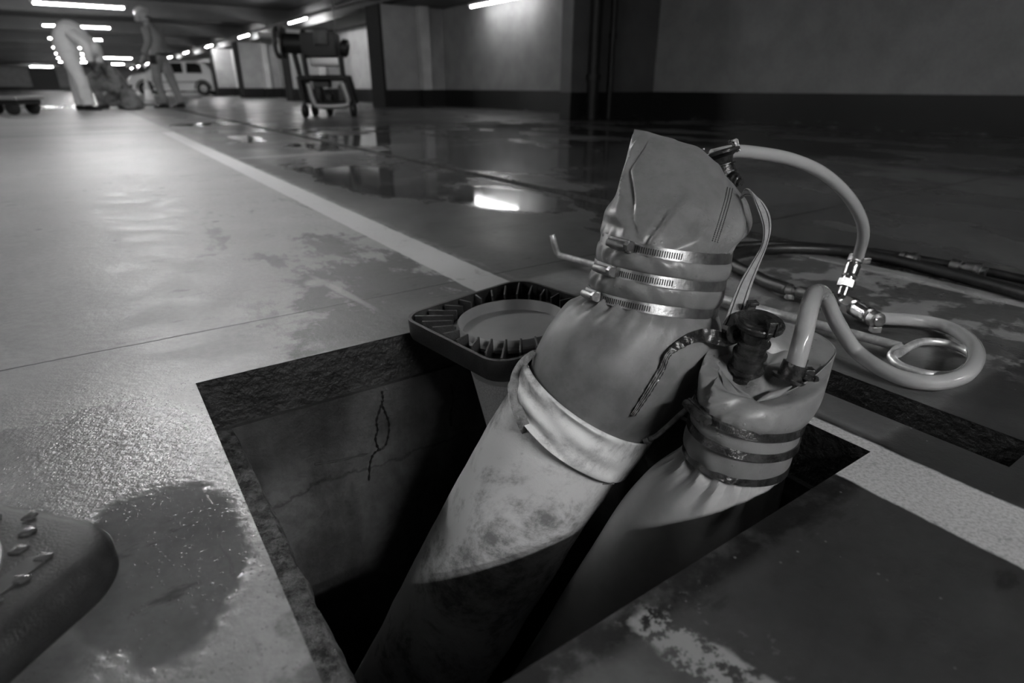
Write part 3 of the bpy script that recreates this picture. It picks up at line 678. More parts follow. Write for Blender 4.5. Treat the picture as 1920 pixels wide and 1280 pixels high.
# resample: left (0) -> right (index of 1568) over the first half
half = 8*12
def resamp(seg, n): return [seg[int(i*(len(seg)-1)/n)].lerp(seg[min(int(i*(len(seg)-1)/n)+1, len(seg)-1)], (i*(len(seg)-1)/n) % 1) for i in range(n)]
rim = resamp(cl_[:half+1], 48)+resamp(cl_[half:]+[cl_[0]], 48)
ctr = P(1440, 684, .955)
def toC(k_, dz): return [p.lerp(ctr, k_)+Vector((0, 0, dz))+Vector((0, 0, .008*(1-k_)*math.sin(j*2*PI/96*5+1)))*(1 if k_ > .1 else 0) for j, p in enumerate(rim)]
hs = hc+[lerpr(hc[-1], rim, .6), lerpr(hc[-1], rim, .96), toC(.012, .001), toC(.07, -.004), toC(.34, -.006), toC(.6, .0), toC(.9, .0), toC(.985, 0)]
def d3(i, a, p):
    if i > 5.0:
        return 0
    def cre(c0, c1, i0, i1, w_, A):
        if i < i0-1 or i > i1+1: return 0
        c_ = c0+(c1-c0)*(i-i0)/(i1-i0); e_ = min(1, max(0, (i-i0+1)))*min(1, max(0, i1+1-i)); return A*math.exp(-abs(a-c_)/w_)*e_
    ex_ = cre(.10, .06, 1.5, 5, .010, -.011)+cre(.13, .09, 1.2, 5, .012, .008)+cre(.16, .26, 4.4, 1.8, .01, 0)+cre(.12, .24, 1, 4.4, .008, .005)+cre(.17, .27, 1.4, 4.6, .010, -.006)+cre(.30, .34, 1, 4.5, .014, .005)+cre(.02, .02, 1, 5, .01, -.004)
    return ex_+(-.010*bell(a, .09, .03)+.007*bell(a, .045, .02)+.006*bell(a, .135, .02)-.006*bell(a, .2, .025)+.004*bell(a, .27, .03))*bell(i, 3.2, 1.4)+.002*nz(p, 10)+.003*math.sin(a*2*PI*18)*bell(i, .5, .5)*bell(a, .15, .1)
h2m = MB().rings(stack(hs, 6, d3)); e2 = h2m.build('bag_end', M['bag2'], H2, angle=55)
bv_2 = BVHTree.FromPolygons(h2m.V, h2m.F)
# folded lap of the front panel
lap = [(1352, 694, .892), (1356, 722, .878), (1368, 742, .866), (1388, 761, .853), (1403, 762, .850), (1419, 757, .850), (1411, 744, .857), (1390, 731, .868), (1371, 716, .880)]
la = [P(*q) for q in lap]; lb = [P(x, y, d+.008) for x, y, d in lap]; lc = sum(la, Vector())/len(la)
MB().rings([lb, la, [p.lerp(lc, .35)-ray(1385, 740)*.0022 for p in la], [p.lerp(lc, .9)+ray(1385, 740)*.002 for p in la]]).build('fabric_fold', M['bag2'], e2, angle=70)
la = [P(*q) for q in ((1420, 752, .853), (1440, 744, .855), (1462, 736, .862), (1484, 724, .872))]
MB().tube(cr(la, 6), [.001+.0042*math.sin(PI*k_/18) for k_ in range(19)], 10).build('fabric_fold', M['bag2'], e2)
b2, t2 = P(1394, 702, .935), P(1426, 597, .880)
cp2, n2, L2 = coupling(H2, b2, t2, .030, label='tarry metal coupling with two claw lugs')
MB().lathe(b2-n2*.012, b2+n2*.004, [(0, .040), (.5, .040), (1, .034)], 32).build('base_flange', M['blackmetal'], cp2)
vv_ = Vector((.12, -1, 0)); o2 = (vv_-n2*vv_.dot(n2)).normalized(); lug(cp2, t2, n2, o2, .031); lug(cp2, t2, n2, -o2, .031)
# hose barb and worm clip on the second fitting
fb = P(1478, 712, .905); ft = P(1498, 668, .895)
fo = MB().lathe(fb, ft, [(0, .026), (.12, .026), (.14, .0185), (.7, .0185), (.72, .0150), (1, .0145)], 24).build('hose_barb', M['blackmetal'], H2)
nb = (ft-fb).normalized(); MB().box(fb.lerp(ft, .35)+Vector((.022, -.004, 0)), (.018, .014, .016), None, 0, .003).lathe(fb.lerp(ft, .35)+Vector((.010, -.012, 0)), fb.lerp(ft, .35)+Vector((.034, -.006, -.012)), [(0, .006), (.7, .006), (.72, .008), (1, .008)], 12).build('worm_screw', M['blackmetal'], fo)

# ---------------------------------------------------------------- strap and cord
bs = [(1384, 618, .93, 13), (1374, 630, .915, 15), (1357, 636, .915, 13), (1338, 631, .91, 13), (1318, 628, .905, 12), (1298, 633, .90, 10), (1278, 644, .895, 8), (1262, 655, .89, 6), (1250, 668, .885, 4.5)]
tail = [(1241, 690), (1228, 712), (1214, 735), (1200, 757), (1186, 778)]
pp = [P(x, y, d) if x > 1335 else onsurf(bv_g, x, y, .010, .9) for x, y, d, w_ in bs]+[onsurf(bv_g, x, y, .004, .9) for x, y in tail]
wd = [q[3] for q in bs]+[6, 6, 6, 5, 4]
pp = cr(pp, 8); wd = crl(wd, 8); wv = []
for i, p in enumerate(pp):
    t_ = (pp[min(i+1, len(pp)-1)]-pp[max(i-1, 0)]).normalized(); vd = (p-Vector((0, 0, EYE))).normalized(); wv.append(t_.cross(vd).normalized()*wd[i]*.9/FPX+vd*.002*math.sin(i*.9))
t = thing('tie_strap', pp[0], 'tarry black twisted strap from the short bag end across the big grey hose', 'strap')
MB().ribbon(pp, wv, .005).build('strap_webbing', M['blackmetal'], t)
MB().tube(cr([P(1389, 622, .915), P(1382, 614, .905), P(1372, 616, .90), P(1368, 628, .90), P(1374, 638, .905), P(1386, 634, .91)], 6), .0055, 10).build('strap_knot', M['blackmetal'], t)
for s in (-.6, 0, .6): MB().tube([p+w_*s-ray(1250, 700).normalized()*.003 for p, w_ in list(zip(pp, wv))[56:]], .0009, 5).build('strap_rib', M['hem'], t)
cp_ = cr([P(1306, 742, .90), P(1292, 762, .91), P(1270, 782, .915), P(1246, 804, .93), P(1228, 818, .95), P(1210, 824, .965)], 6)
co = MB().tube(cp_, .0042, 8).build('cord', M['hem'], H2); co['label'] = 'thin dark cord'; MB().tube(cp_[-4:], .0075, 8).build('cord_knot', M['dull_brass'], co)

# ---------------------------------------------------------------- clear hoses
def hose(name, pts, r, mat, label, cat='hose', n=16, m=10, group=None):
    q = cr(pts, m); t = thing(name, q[0], label, cat, group)
    o = MB().tube(q, r, n).build('hose_wall', M[mat], t); return t, q
hose('clear_hose', [P(1335, 292, 1.125), P(1375, 284, 1.13), P(1420, 287, 1.15), P(1480, 298, 1.17), P(1538, 322, 1.20), P(1583, 360, 1.25), P(1611, 402, 1.30), P(1619, 440, 1.35), P(1609, 482, 1.41)], .0128, 'clear', 'clear plastic hose arching from behind the tall bag down to the brass manifold')
hose('clear_hose', [P(1489, 692, .897), P(1498, 660, .89), P(1508, 620, .895), P(1518, 575, .92), P(1530, 549, .98), P(1546, 556, 1.05), P(1570, 606, 1.10), P(1603, 655, 1.135), G(1650, 690, .022), G(1700, 711, .016), G(1760, 717, .018), G(1810, 702, .032), G(1831, 670, .036), G(1819, 640, .030), G(1780, 614, .022), G(1720, 601, .022), G(1645, 596, .030)], .0142, 'clear', 'clear plastic hose looping over the floor from the short bag to the manifold')

# ---------------------------------------------------------------- brass manifold
E0 = G(1576, 562, .032); TT = P(1606, 480, 1.415); RR_ = G(1642, 599, .032); LL = G(1468, 541, .030)
t = thing('hose_manifold', G(1576, 562, 0), 'shiny plated brass manifold of couplers and an elbow on the floor', 'manifold')
MB().lathe(E0+Vector((-.012, 0, 0)), E0+Vector((.014, 0, 0)), [(0, .012), (.2, .016), (.8, .016), (1, .012)], 16).tube([E0-(TT-E0).normalized()*.012, E0+(TT-E0).normalized()*.05], .012, 16).tube([E0, E0+(RR_-E0).normalized()*.03], .012, 16).build('elbow', M['nickel'], t)
def quick(parent, a, b, r, mat, clip=True, name='quick_coupler'):
    o = MB().lathe(a, b, [(0, r*.9), (.02, r*1.0), (.22, r*1.0), (.24, r*.8), (.30, r*.8), (.31, r*.98), (.36, r*1.06), (.42, r*.98), (.50, r*1.06), (.58, r*.98), (.64, r*1.06), (.70, r*.98), (.72, r*.7), (1, r*.62)], 24).build(name, M[mat], parent, angle=30)
    n = (b-a).normalized()
    MB().lathe(a+n*(b-a).length*.01, a+n*(b-a).length*.22, [(0, r*1.18), (1, r*1.18)], 6).build('hex_nut', M['nickel'], o, angle=20)
    if clip:
        c = a.lerp(b, .86); MB().lathe(c-n*.008, c+n*.008, [(0, r*.72), (0, r*.98), (1, r*.98), (1, r*.72)], 20).box(c+Vector((0, -r*.4, -r*1.05)) if abs(n.z) < .6 else c+Vector((.018, -.01, 0)), (.02, .016, .014), None, 0, .002).build('hose_clip', M['dull_brass'], o)
    return o
quick(t, E0+(TT-E0)*.28, TT+(TT-E0)*.04, .0165, 'nickel')
quick(t, E0+(RR_-E0)*.22, RR_+(RR_-E0)*.12, .0185, 'nickel')
quick(t, E0+(LL-E0)*.12, LL, .014, 'dull_brass')

# black hoses
hose('black_hose', [LL.lerp(E0, .12), G(1440, 530, .02), G(1410, 514, .018), G(1383, 501, .018), G(1368, 489, .018), G(1380, 477, .018), G(1425, 468, .018), G(1495, 466, .018), G(1570, 470, .018), G(1650, 482, .018), G(1740, 503, .018), G(1830, 526, .018), G(1920, 551, .018), G(2020, 582, .018), G(2200, 640, .018), G(2700, 800, .018), G(3600, 900, .018)], .0165, 'black', 'black rubber hose running from the manifold and bending back to the right')
bl, q = hose('black_hose', [G(1360, 462, .018), G(1440, 458, .018), G(1540, 463, .018), G(1650, 474, .018), G(1740, 489, .018), G(1830, 505, .018), G(1920, 524, .018), G(2020, 545, .018), G(2200, 590, .018), G(2700, 700, .018), G(3600, 790, .018)], .0125, 'black', 'black rubber hose with brass couplers lying farthest from the pit')
for (x0, y0, x1, y1) in ((1688, 481, 1722, 488), (1782, 496, 1850, 510)):
    MB().lathe(G(x0, y0, .02), G(x1, y1, .02), [(0, .012), (.02, .018), (.3, .018), (.32, .014), (.4, .014), (.42, .019), (.7, .019), (.72, .022), (.85, .022), (.86, .013), (1, .013)], 20).build('coupler', M['dull_brass'], bl, angle=30)

# ---------------------------------------------------------------- cover lifting key
t = thing('cover_lifting_key', G(1350, 560, 0), 'long steel cover lifting key with hooked end and loop handle, lying behind the bags', 'tool')
A = G(1048, 478, .03); B = G(1688, 650, .024)
MB().tube([A, A.lerp(B, .06), A.lerp(B, .5), B], [.0085, .0085, .0098, .0098], 16).build('shaft', M['steel_rod'], t)
MB().tube(cr([A.lerp(B, .01), A+(A-B).normalized()*.004+Vector((0, 0, .004)), P(1042, 466, A.y/ray(1042, 466).y*.995), P(1037, 448, A.y/ray(1037, 448).y*.985), P(1035, 441, A.y/ray(1035, 441).y*.985)], 6), [.0085]*20+[.0075]*4+[.009], 12).build('hook', M['steel_rod'], t)
lp = [(1688, 650, .026), (1676, 659, .026), (1672, 670, .018), (1692, 687, .014), (1740, 701, .012), (1785, 702, .012), (1812, 688, .012), (1824, 671, .012), (1808, 656, .013), (1770, 643, .016), (1735, 640, .018), (1712, 646, .022), (1684, 663, .030)]
MB().tube(cr([G(*q) for q in lp], 8), .0078, 12).build('loop_handle', M['steel_rod'], t)

# ---------------------------------------------------------------- traffic cones
def sqring(hs_, rc, z, n=10, rot=0, c=Vector((0, 0, 0))):
    out = []
    for q in range(4):
        a0 = q*PI/2; cx = (hs_-rc)*(1 if q in (0, 3) else -1); cy = (hs_-rc)*(1 if q in (0, 1) else -1)
        for i in range(n):
            a = a0+PI/2*i/(n-1); x, y = cx+rc*math.cos(a), cy+rc*math.sin(a)
            out.append(c+Vector((x*math.cos(rot)-y*math.sin(rot), x*math.sin(rot)+y*math.cos(rot), z)))
    return out
def cone_upside(c, rot, lean):
    t = thing('traffic_cone', c, 'upside-down traffic cone stuck in the pit corner, black ribbed base on top', 'cone')
    hs_ = .172; th = .043; nn = 10
    # base tray: outer skirt, floor of the tray with a round hole
    R = [sqring(hs_*.985, .05, -th), sqring(hs_, .052, -th*.8), sqring(hs_, .052, 0), sqring(hs_-.007, .047, 0), sqring(hs_-.009, .046, -th+.010)]
    N_ = 40; circ = [Vector((.118*math.cos(a), .118*math.sin(a), -th+.012)) for a in [PI/2*(k_//nn)+PI/2*(k_ % nn)/(nn-1) for k_ in range(N_)]]
    def rt(v): return Vector((v.x*math.cos(rot)-v.y*math.sin(rot), v.x*math.sin(rot)+v.y*math.cos(rot), v.z))
    Rm = [[rt(p) for p in r] for r in R]+[[rt(p) for p in circ]]+[[rt(Vector((p.x, p.y, -th))) for p in circ]]
    lm = Matrix.Rotation(lean[0], 3, lean[1])
    def tw(V): return [c+lm@v for v in V]
    mb = MB(); mb.rings([tw(r) for r in Rm], False, True)
    base = mb.build('rubber_base', M['cone_black'], t, angle=40)
    rb = MB()
    for k_ in range(28):
        a = 2*PI*k_/28+.11; d_ = Vector((math.cos(a), math.sin(a), 0)); tilt = .5*math.sin(4*a)
        lim = (hs_-.008)/max(abs(math.cos(a)), abs(math.sin(a)));
        lim = min(lim, hs_*1.25)
        p0, p1 = d_*.126, Vector((math.cos(a+tilt*.14), math.sin(a+tilt*.14), 0))*lim*.97
        mid = rt((p0+p1)/2); dd = rt(p1-p0); L_ = dd.length; dd.normalize(); sd = Vector((-dd.y, dd.x, 0))
        mid.z = -th*.5+.004
        mid, dd, sd, zz = c+lm@mid, lm@dd, lm@sd, lm@Vector((0, 0, 1))
        r_ = MB().box(mid, (L_, .0042, th*.80), (dd, sd, zz), 0, .001); r_.build('base_rib', M['cone_black'], t)
    # shell: flange ring, inner wall going down
    prof = [(.128, -th+.013), (.128, -th+.018), (.116, -.012), (.112, -.009), (.108, -.011), (.098, -.055), (.088, -.10), (.0, 0)]
    def circ_(r, z, n=56): return tw([Vector((r*math.cos(2*PI*j/n), r*math.sin(2*PI*j/n), z)) for j in range(n)])
    H = .50
    def rad(z): return .116+(.030-.116)*(-z)/H
    Rr = [circ_(.128, -th+.012), circ_(.128, -th+.019), circ_(.119, -.022), circ_(.1165, -.012), circ_(.1145, -.009), circ_(.112, -.013), circ_(rad(-.05)-.004, -.042), circ_(rad(-.06)-.011, -.052)]+[circ_(rad(z)-.014, z) for z in (-.12, -.25, -.4, -.49)]
    Ro = [circ_(rad(z), z) for z in (-.50, -.4, -.25, -.12, -.06, -th)]
    MB().rings(Rr+Ro, True).build('cone_shell', M['cone_shell'], t, angle=50)
    MB().rings([circ_(rad(z)+.0012, z) for z in (-.122, -.2, -.30, -.40)]+[circ_(rad(z)-.001, z) for z in (-.40, -.122)], False, True).build('reflective_sleeve', M['reflective'], t)
    return t
cc = G(960, 589, .060)
cone_upside(cc, math.radians(40), (math.radians(3), Vector((.3, -.9, 0)).normalized()))

# upright cone, only the corner of its base shows bottom left
c2 = G(-45, 1062, .0); rot2 = math.atan2((G(200, 988, .05)-G(0, 948, .05)).y, (G(200, 988, .05)-G(0, 948, .05)).x)
t = thing('traffic_cone', c2, 'upright traffic cone at the lower left edge, corner of its thick wet rubber base showing', 'cone')
hs2 = .175
corner = G(243, 1050, .03)
ex = Vector((math.cos(rot2), math.sin(rot2), 0)); ey = Vector((-ex.y, ex.x, 0))
cen = corner-ex*(hs2-.012)+ey*(hs2-.040)*-1*-1
cen = Vector((G(236, 1030, .05).x, G(236, 1030, .05).y, 0))-ex*(hs2-.014)-ey*(-.0)
cen = cen+(-ey)*(hs2-.055)+Vector((-.034, -.008, 0)); t.location = cen*K; ORG[t.name] = cen*K
def S2(h_, rc, z): return [cen+p for p in sqring(h_, rc, z, 12, rot2)]
R = [S2(hs2-.004, .072, 0), S2(hs2, .076, .006), S2(hs2, .076, .030), S2(hs2-.006, .072, .042), S2(hs2-.020, .062, .050), S2(hs2-.05, .045, .0525), S2(.03, .02, .0535)]
MB().rings(R).build('rubber_base', M['cone_black'], t, angle=70)
def ci(r, z, n=48): return [cen+Vector((r*math.cos(2*PI*j/n), r*math.sin(2*PI*j/n), z)) for j in range(n)]
MB().rings([ci(.125, .050), ci(.124, .056), ci(.114, .058), ci(.106, .060), ci(.098, .11), ci(.088, .18), ci(.062, .36), ci(.032, .56), ci(.028, .565)]).build('cone_shell', M['cone_shell'], t)
MB().rings([ci(.1065, .064), ci(.0905, .18), ci(.064, .36), ci(.060, .36), ci(.10, .064)], False, True).build('reflective_sleeve', M['reflective'], t)
for a in range(34):
    an = a*.185+.1; r0 = .137+.011*(a % 3); d_ = Vector((math.cos(an), math.sin(an), 0)); e_ = Vector((-d_.y, d_.x, 0))
    MB().rings([[cen+d_*(r0+.008*k_*(.9+.35*math.sin(3*b+a))*math.cos(b))+e_*(.0065*k_*(1+.3*math.cos(2*b+a))*math.sin(b))+Vector((0, 0, z_)) for b in [2*PI*j/16 for j in range(16)]] for k_, z_ in ((1, .0525), (1, .0545), (.75, .0558), (.2, .0562))]).build('water_bead', M['bead'], t)
MB().box(cen+ex*.118-ey*0+Vector((0, 0, .0525)), (.022, .20, .002), (ex, ey, Vector((0, 0, 1))), 0, .0008).build('label_strip', M['machine'], t)

# ================================================================ BACKGROUND
def skin_fig(name, J, E, mat, parent, lvl=2, root=0, fat=1.0):
    """J: list (pos in metres, radius or (rx, ry)); one continuous skinned surface"""
    me = bpy.data.meshes.new(name); me.from_pydata([p for p, r in J], E, []); me.materials.append(M[mat])
    o = bpy.data.objects.new(name, me); COL.objects.link(o)
    if parent: o.parent = parent
    md = o.modifiers.new('skin', 'SKIN'); md.use_smooth_shade = True
    for i, (p, r) in enumerate(J):
        r = r if isinstance(r, tuple) else (r, r); r = (r[0]*fat, r[1]*fat)
        v = me.skin_vertices[0].data[i]; v.radius = r; v.use_root = (i == root)
    s = o.modifiers.new('sub', 'SUBSURF'); s.levels = lvl; s.render_levels = lvl
    ORG[o.name] = ORG.get(parent.name, Vector()) if parent else Vector()
    return o
def body(parent, mat, spine, limbs, seed=0):
    """spine: (centre, front-back radius, side radius); limbs: lists of (point, radius); fused into one surface"""
    mb = MB(); pts = cr([c for c, a, b in spine], 5); ra = crl([a for c, a, b in spine], 5); rb = crl([b for c, a, b in spine], 5); rr_ = []
    for i, p in enumerate(pts):
        t_ = (pts[min(i+1, len(pts)-1)]-pts[max(i-1, 0)]).normalized(); sd = V3((0, 1, 0)); fb = t_.cross(sd).normalized()
        rr_.append([(p+fb*ra[i]*math.cos(2*PI*j/24)+sd*rb[i]*math.sin(2*PI*j/24))/K for j in range(24)])
    mb.rings(rr_)
    for k_, l in enumerate(limbs):
        q = cr([p for p, r in l], 6); r = crl([r for p, r in l], 6)
        mb.tube([p/K for p in q], [(x*(1+.045*math.sin(i*1.9+k_*2+seed)+.03*math.sin(i*4.1+k_)))/K for i, x in enumerate(r)], 16)
    o = mb.build('body', M[mat], parent)
    m = o.modifiers.new('fuse', 'REMESH'); m.mode = 'VOXEL'; m.voxel_size = .013; m.use_smooth_shade = True
    m = o.modifiers.new('soften', 'SMOOTH'); m.factor = .6; m.iterations = 5
    return o
def hand(parent, p, d, side, mat='skin'):
    """five-fingered hand at wrist p (metres, local), pointing along d"""
    d = Vector(d).normalized(); s = Vector(side); s = (s-d*s.dot(d)).normalized(); n = d.cross(s)
    J = [(p, .026), (p+d*.045, (.038, .020)), (p+d*.09, (.040, .018))]; E = [(0, 1), (1, 2)]
    for k_, (o_, l) in enumerate(((-.030, .060), (-.010, .075), (.010, .070), (.029, .055))):
        i = len(J); J += [(p+d*.10+s*o_, .010), (p+d*(.10+l*.55)+s*o_*1.1+n*.008, .009), (p+d*(.10+l)+s*o_*1.1+n*.028, .008)]; E += [(2, i), (i, i+1), (i+1, i+2)]
    i = len(J); J += [(p+d*.05-s*.045, .012), (p+d*.085-s*.06+n*.012, .010)]; E += [(1, i), (i, i+1)]
    return skin_fig('hand', J, E, mat, parent, 1)
def person(base, face, label):
    o = bpy.data.objects.new('person', None); COL.objects.link(o); o.location = base*K; ORG[o.name] = Vector((0, 0, 0)); tag(o, label, 'person'); o.rotation_euler = (0, 0, face); return o
# local frame: x = facing direction, y = the person's left, metres
V3 = Vector
def head(parent, p, tilt=0, hel=True, mat='skin', hood=False, yaw=0):
    """p: centre of the head; tilt: looking down"""
    Rm = Matrix.Rotation(tilt, 3, 'Y'); mb = MB(); R = []
    prof = [(-.125, .030, .045, .030), (-.115, .052, .05, .022), (-.085, .078, .062, .010), (-.045, .090, .070, .004), (0, .098, .076, 0), (.045, .100, .078, -.004), (.085, .088, .070, -.008), (.110, .060, .048, -.010), (.122, .015, .012, -.012)]
    for z, rx, ry, ox in prof:
        r = []
        for j in range(24):
            a = 2*PI*j/24; q = V3((ox+rx*math.cos(a), ry*math.sin(a), z))
            if math.cos(a) > .93 and -.05 < z < .02: q.x += .018
            r.append((p+Rm@q)/K)
        R.append(r)
    mb.rings(R)
    hd_ = mb.build('head', M['white_suit' if hood else mat], parent)
    if not hood:
        f = lambda x, y, z: (p+Rm@V3((x, y, z)))/K
        MB().tube([f(.092, 0, .01), f(.112, 0, -.025), f(.116, 0, -.035), f(.096, 0, -.04)], [.010, .015, .018, .012], 8).build('nose', M[mat], hd_)
        for s in (-1, 1):
            MB().tube([f(.082, s*.030, .012), f(.088, s*.030, .012)], .014, 10).build('eye', M['darkslot'], hd_)
            MB().rings([[f(-.005+.022*math.cos(a), s*(.076+dy), -.01+.034*math.sin(a)) for a in [2*PI*j/10 for j in range(10)]] for dy in (0, .014)]).build('ear', M[mat], hd_)
        MB().tube([f(.088, -.022, -.07), f(.094, 0, -.068), f(.088, .022, -.07)], .006, 6).build('mouth', M['grey_suit'], hd_)
    if hel:
        R = []
        for k_, (z, s_) in enumerate(((.018, 1.16), (.022, 1.19), (.05, 1.17), (.09, 1.04), (.125, .80), (.148, .45), (.155, .05))):
            R.append([(p+Rm@V3((s_*.112*math.cos(a), s_*.092*math.sin(a), z+.01)))/K for a in [2*PI*j/28 for j in range(28)]])
        h_ = MB().rings(R).build('safety_helmet', M['helmet'], parent)
        R = []
        for z in (.018, .026):
            for s_ in ((1.1, 1.32) if z == .018 else (1.32, 1.1)):
                R.append([(p+Rm@V3((s_*.112*math.cos(a)+(.035 if math.cos(a) > .3 and s_ > 1.2 else 0), s_*.092*math.sin(a), z+.008)))/K for a in [2*PI*j/28 for j in range(28)]])
        MB().rings(R, False, True).build('helmet_brim', M['helmet'], h_)
        MB().tube([(p+Rm@V3((-.05, y, -.09+abs(y)*0)))/K for y in (-.06, -.03, 0, .03, .06)], .022, 8).build('hair', M['boot'], hd_)
    return hd_
def boot(parent, p, ang=0):
    d = V3((math.cos(ang), math.sin(ang), 0)); s = V3((-d.y, d.x, 0)); R = []
    for x, w_, h_ in ((-.085, .030, .07), (-.07, .042, .10), (0, .045, .105), (.06, .046, .075), (.12, .048, .055), (.17, .040, .045), (.19, .02, .03)):
        R.append([(p+d*x+s*(w_*math.cos(a))+V3((0, 0, max(0, h_/2+h_/2*math.sin(a)))))/K for a in [2*PI*j/12 for j in range(12)]])
    return MB().rings(R).build('boot', M['boot'], parent)
# 1: standing worker with helmet, seen from his left side, looking down
pb = G(316, 202, 0)
q = person(pb, PI-.12, 'standing worker in grey workwear and white helmet, looking down')
body(q, 'grey_suit', [(V3((-.01, 0, .84)), .12, .17), (V3((-.01, 0, .95)), .125, .175), (V3((-.02, 0, 1.10)), .11, .155), (V3((-.01, 0, 1.27)), .125, .19), (V3((.02, 0, 1.40)), .10, .17), (V3((.05, 0, 1.46)), .06, .08), (V3((.10, 0, 1.56)), .055, .055)],
     [[(V3((.01, .17, 1.40)), .075), (V3((-.03, .23, 1.16)), .062), (V3((.10, .24, .97)), .046)], [(V3((.01, -.17, 1.40)), .078), (V3((.01, -.235, 1.15)), .064), (V3((.17, -.20, .99)), .046)],
      [(V3((-.01, .095, .90)), .105), (V3((.03, .12, .50)), .082), (V3((.0, .12, .30)), .072), (V3((-.02, .13, .08)), .080)], [(V3((-.02, -.095, .90)), .108), (V3((-.10, -.13, .50)), .085), (V3((-.15, -.135, .30)), .074), (V3((-.20, -.14, .08)), .082)]])
head(q, V3((.12, 0, 1.625)), .75); boot(q, V3((0, .13, 0)), .1); boot(q, V3((-.18, -.14, 0)), -.1)
hand(q, V3((.115, .24, .94)), (.5, 0, -1), (0, 1, 0)); hand(q, V3((.185, -.20, .97)), (.8, 0, -.6), (0, 1, 0))
MB().tube([(V3((.155*math.cos(a)-.01, .145*math.sin(a), .96)))/K for a in [2*PI*j/24 for j in range(24)]], .018/K, 8, True).build('belt', M['boot'], q)
MB().box(V3((-.02, .17, .86))/K, (.12/K, .06/K, .16/K), None, 0, .01).build('tool_pouch', M['boot'], q)
# 2: bending worker in white coverall, back to us, trunk bent forward
pb = G(168, 206, 0)
q = person(pb, math.radians(8), 'person in a white hooded coverall bending over, second from the left edge')
body(q, 'white_suit', [(V3((-.08, 0, .86)), .16, .19), (V3((-.11, 0, 1.00)), .18, .20), (V3((-.11, 0, 1.17)), .17, .19), (V3((.0, 0, 1.29)), .16, .19), (V3((.14, 0, 1.21)), .14, .18), (V3((.23, 0, 1.09)), .08, .10)],
     [[(V3((.10, .18, 1.22)), .085), (V3((.26, .26, 1.02)), .075), (V3((.28, .20, .78)), .058)], [(V3((.10, -.18, 1.23)), .092), (V3((.32, -.26, 1.03)), .085), (V3((.30, -.20, .80)), .068)],
      [(V3((-.10, .10, .92)), .135), (V3((-.17, .14, .50)), .105), (V3((-.20, .15, .08)), .090)], [(V3((-.08, -.11, .92)), .145), (V3((.04, -.14, .50)), .115), (V3((.09, -.16, .08)), .108)]], 3)
head(q, V3((.30, 0, .99)), 1.5, False, 'skin', True); boot(q, V3((-.20, .15, 0)), 0); boot(q, V3((.10, -.16, 0)), -.1)
hand(q, V3((.285, .20, .74)), (.2, 0, -1), (0, 1, 0), 'boot'); hand(q, V3((.30, -.20, .76)), (.2, 0, -1), (0, 1, 0), 'boot')
# 3: kneeling worker between them
pb = G(222, 203, 0)
q = person(pb, math.radians(-150), 'crouching worker in patched workwear and helmet between the two others')
body(q, 'mid_suit', [(V3((-.13, 0, .26)), .14, .16), (V3((-.12, 0, .38)), .15, .17), (V3((-.06, 0, .54)), .13, .16), (V3((.03, 0, .70)), .13, .18), (V3((.08, 0, .82)), .10, .15), (V3((.11, 0, .88)), .055, .07), (V3((.15, 0, .95)), .05, .05)],
     [[(V3((.07, .18, .82)), .075), (V3((.20, .25, .62)), .062), (V3((.40, .15, .50)), .046)], [(V3((.07, -.18, .82)), .075), (V3((.22, -.24, .60)), .062), (V3((.42, -.12, .44)), .046)],
      [(V3((-.10, .11, .34)), .115), (V3((.28, .16, .46)), .088), (V3((.26, .17, .27)), .072), (V3((.24, .17, .07)), .075)], [(V3((-.10, -.11, .30)), .115), (V3((.22, -.16, .12)), .088), (V3((.05, -.17, .09)), .075), (V3((-.14, -.18, .09)), .07)]], 5)
head(q, V3((.17, 0, 1.02)), .8, True); boot(q, V3((.22, .17, 0)), 0); boot(q, V3((-.18, -.18, 0)), 0)
hand(q, V3((.41, .15, .49)), (1, -.2, -.4), (0, 1, 0)); hand(q, V3((.43, -.12, .42)), (1, .2, -.5), (0, 1, 0))
# small clutter at their feet
t = thing('plastic_bag', G(250, 205, 0), 'crumpled pale bag on the floor between the crouching and standing workers', 'bag')
R = []
for z, r in ((0, .12), (.02, .20), (.15, .22), (.30, .17), (.40, .12), (.46, .07), (.52, .10)):
    R.append([G(250, 205, 0)+Vector((r*math.cos(a)*(1+.25*math.sin(3*a+z*9)), r*math.sin(a)*(1+.2*math.cos(4*a+z*5)), z)) for a in [2*PI*j/20 for j in range(20)]])
MB().rings(R).build('bag_film', M['mid_suit'], t)
# striped cone by the standing worker
cb = G(283, 197, 0); t = thing('traffic_cone', cb, 'small upright traffic cone standing beside the standing worker', 'cone')
MB().box(cb+Vector((0, 0, .02)), (.42, .42, .04), None, 0, .015).build('rubber_base', M['cone_black'], t)
def cz(r, z): return [cb+Vector((r*math.cos(a), r*math.sin(a), z)) for a in [2*PI*j/20 for j in range(20)]]
MB().rings([cz(.15, .04), cz(.10, .28), cz(.055, .55), cz(.03, .68)]).build('cone_shell', M['cone_shell'], t)
MB().rings([cz(.132, .14), cz(.103, .28), cz(.08, .40), cz(.075, .40), cz(.12, .14)], False, True).build('reflective_sleeve', M['reflective'], t)

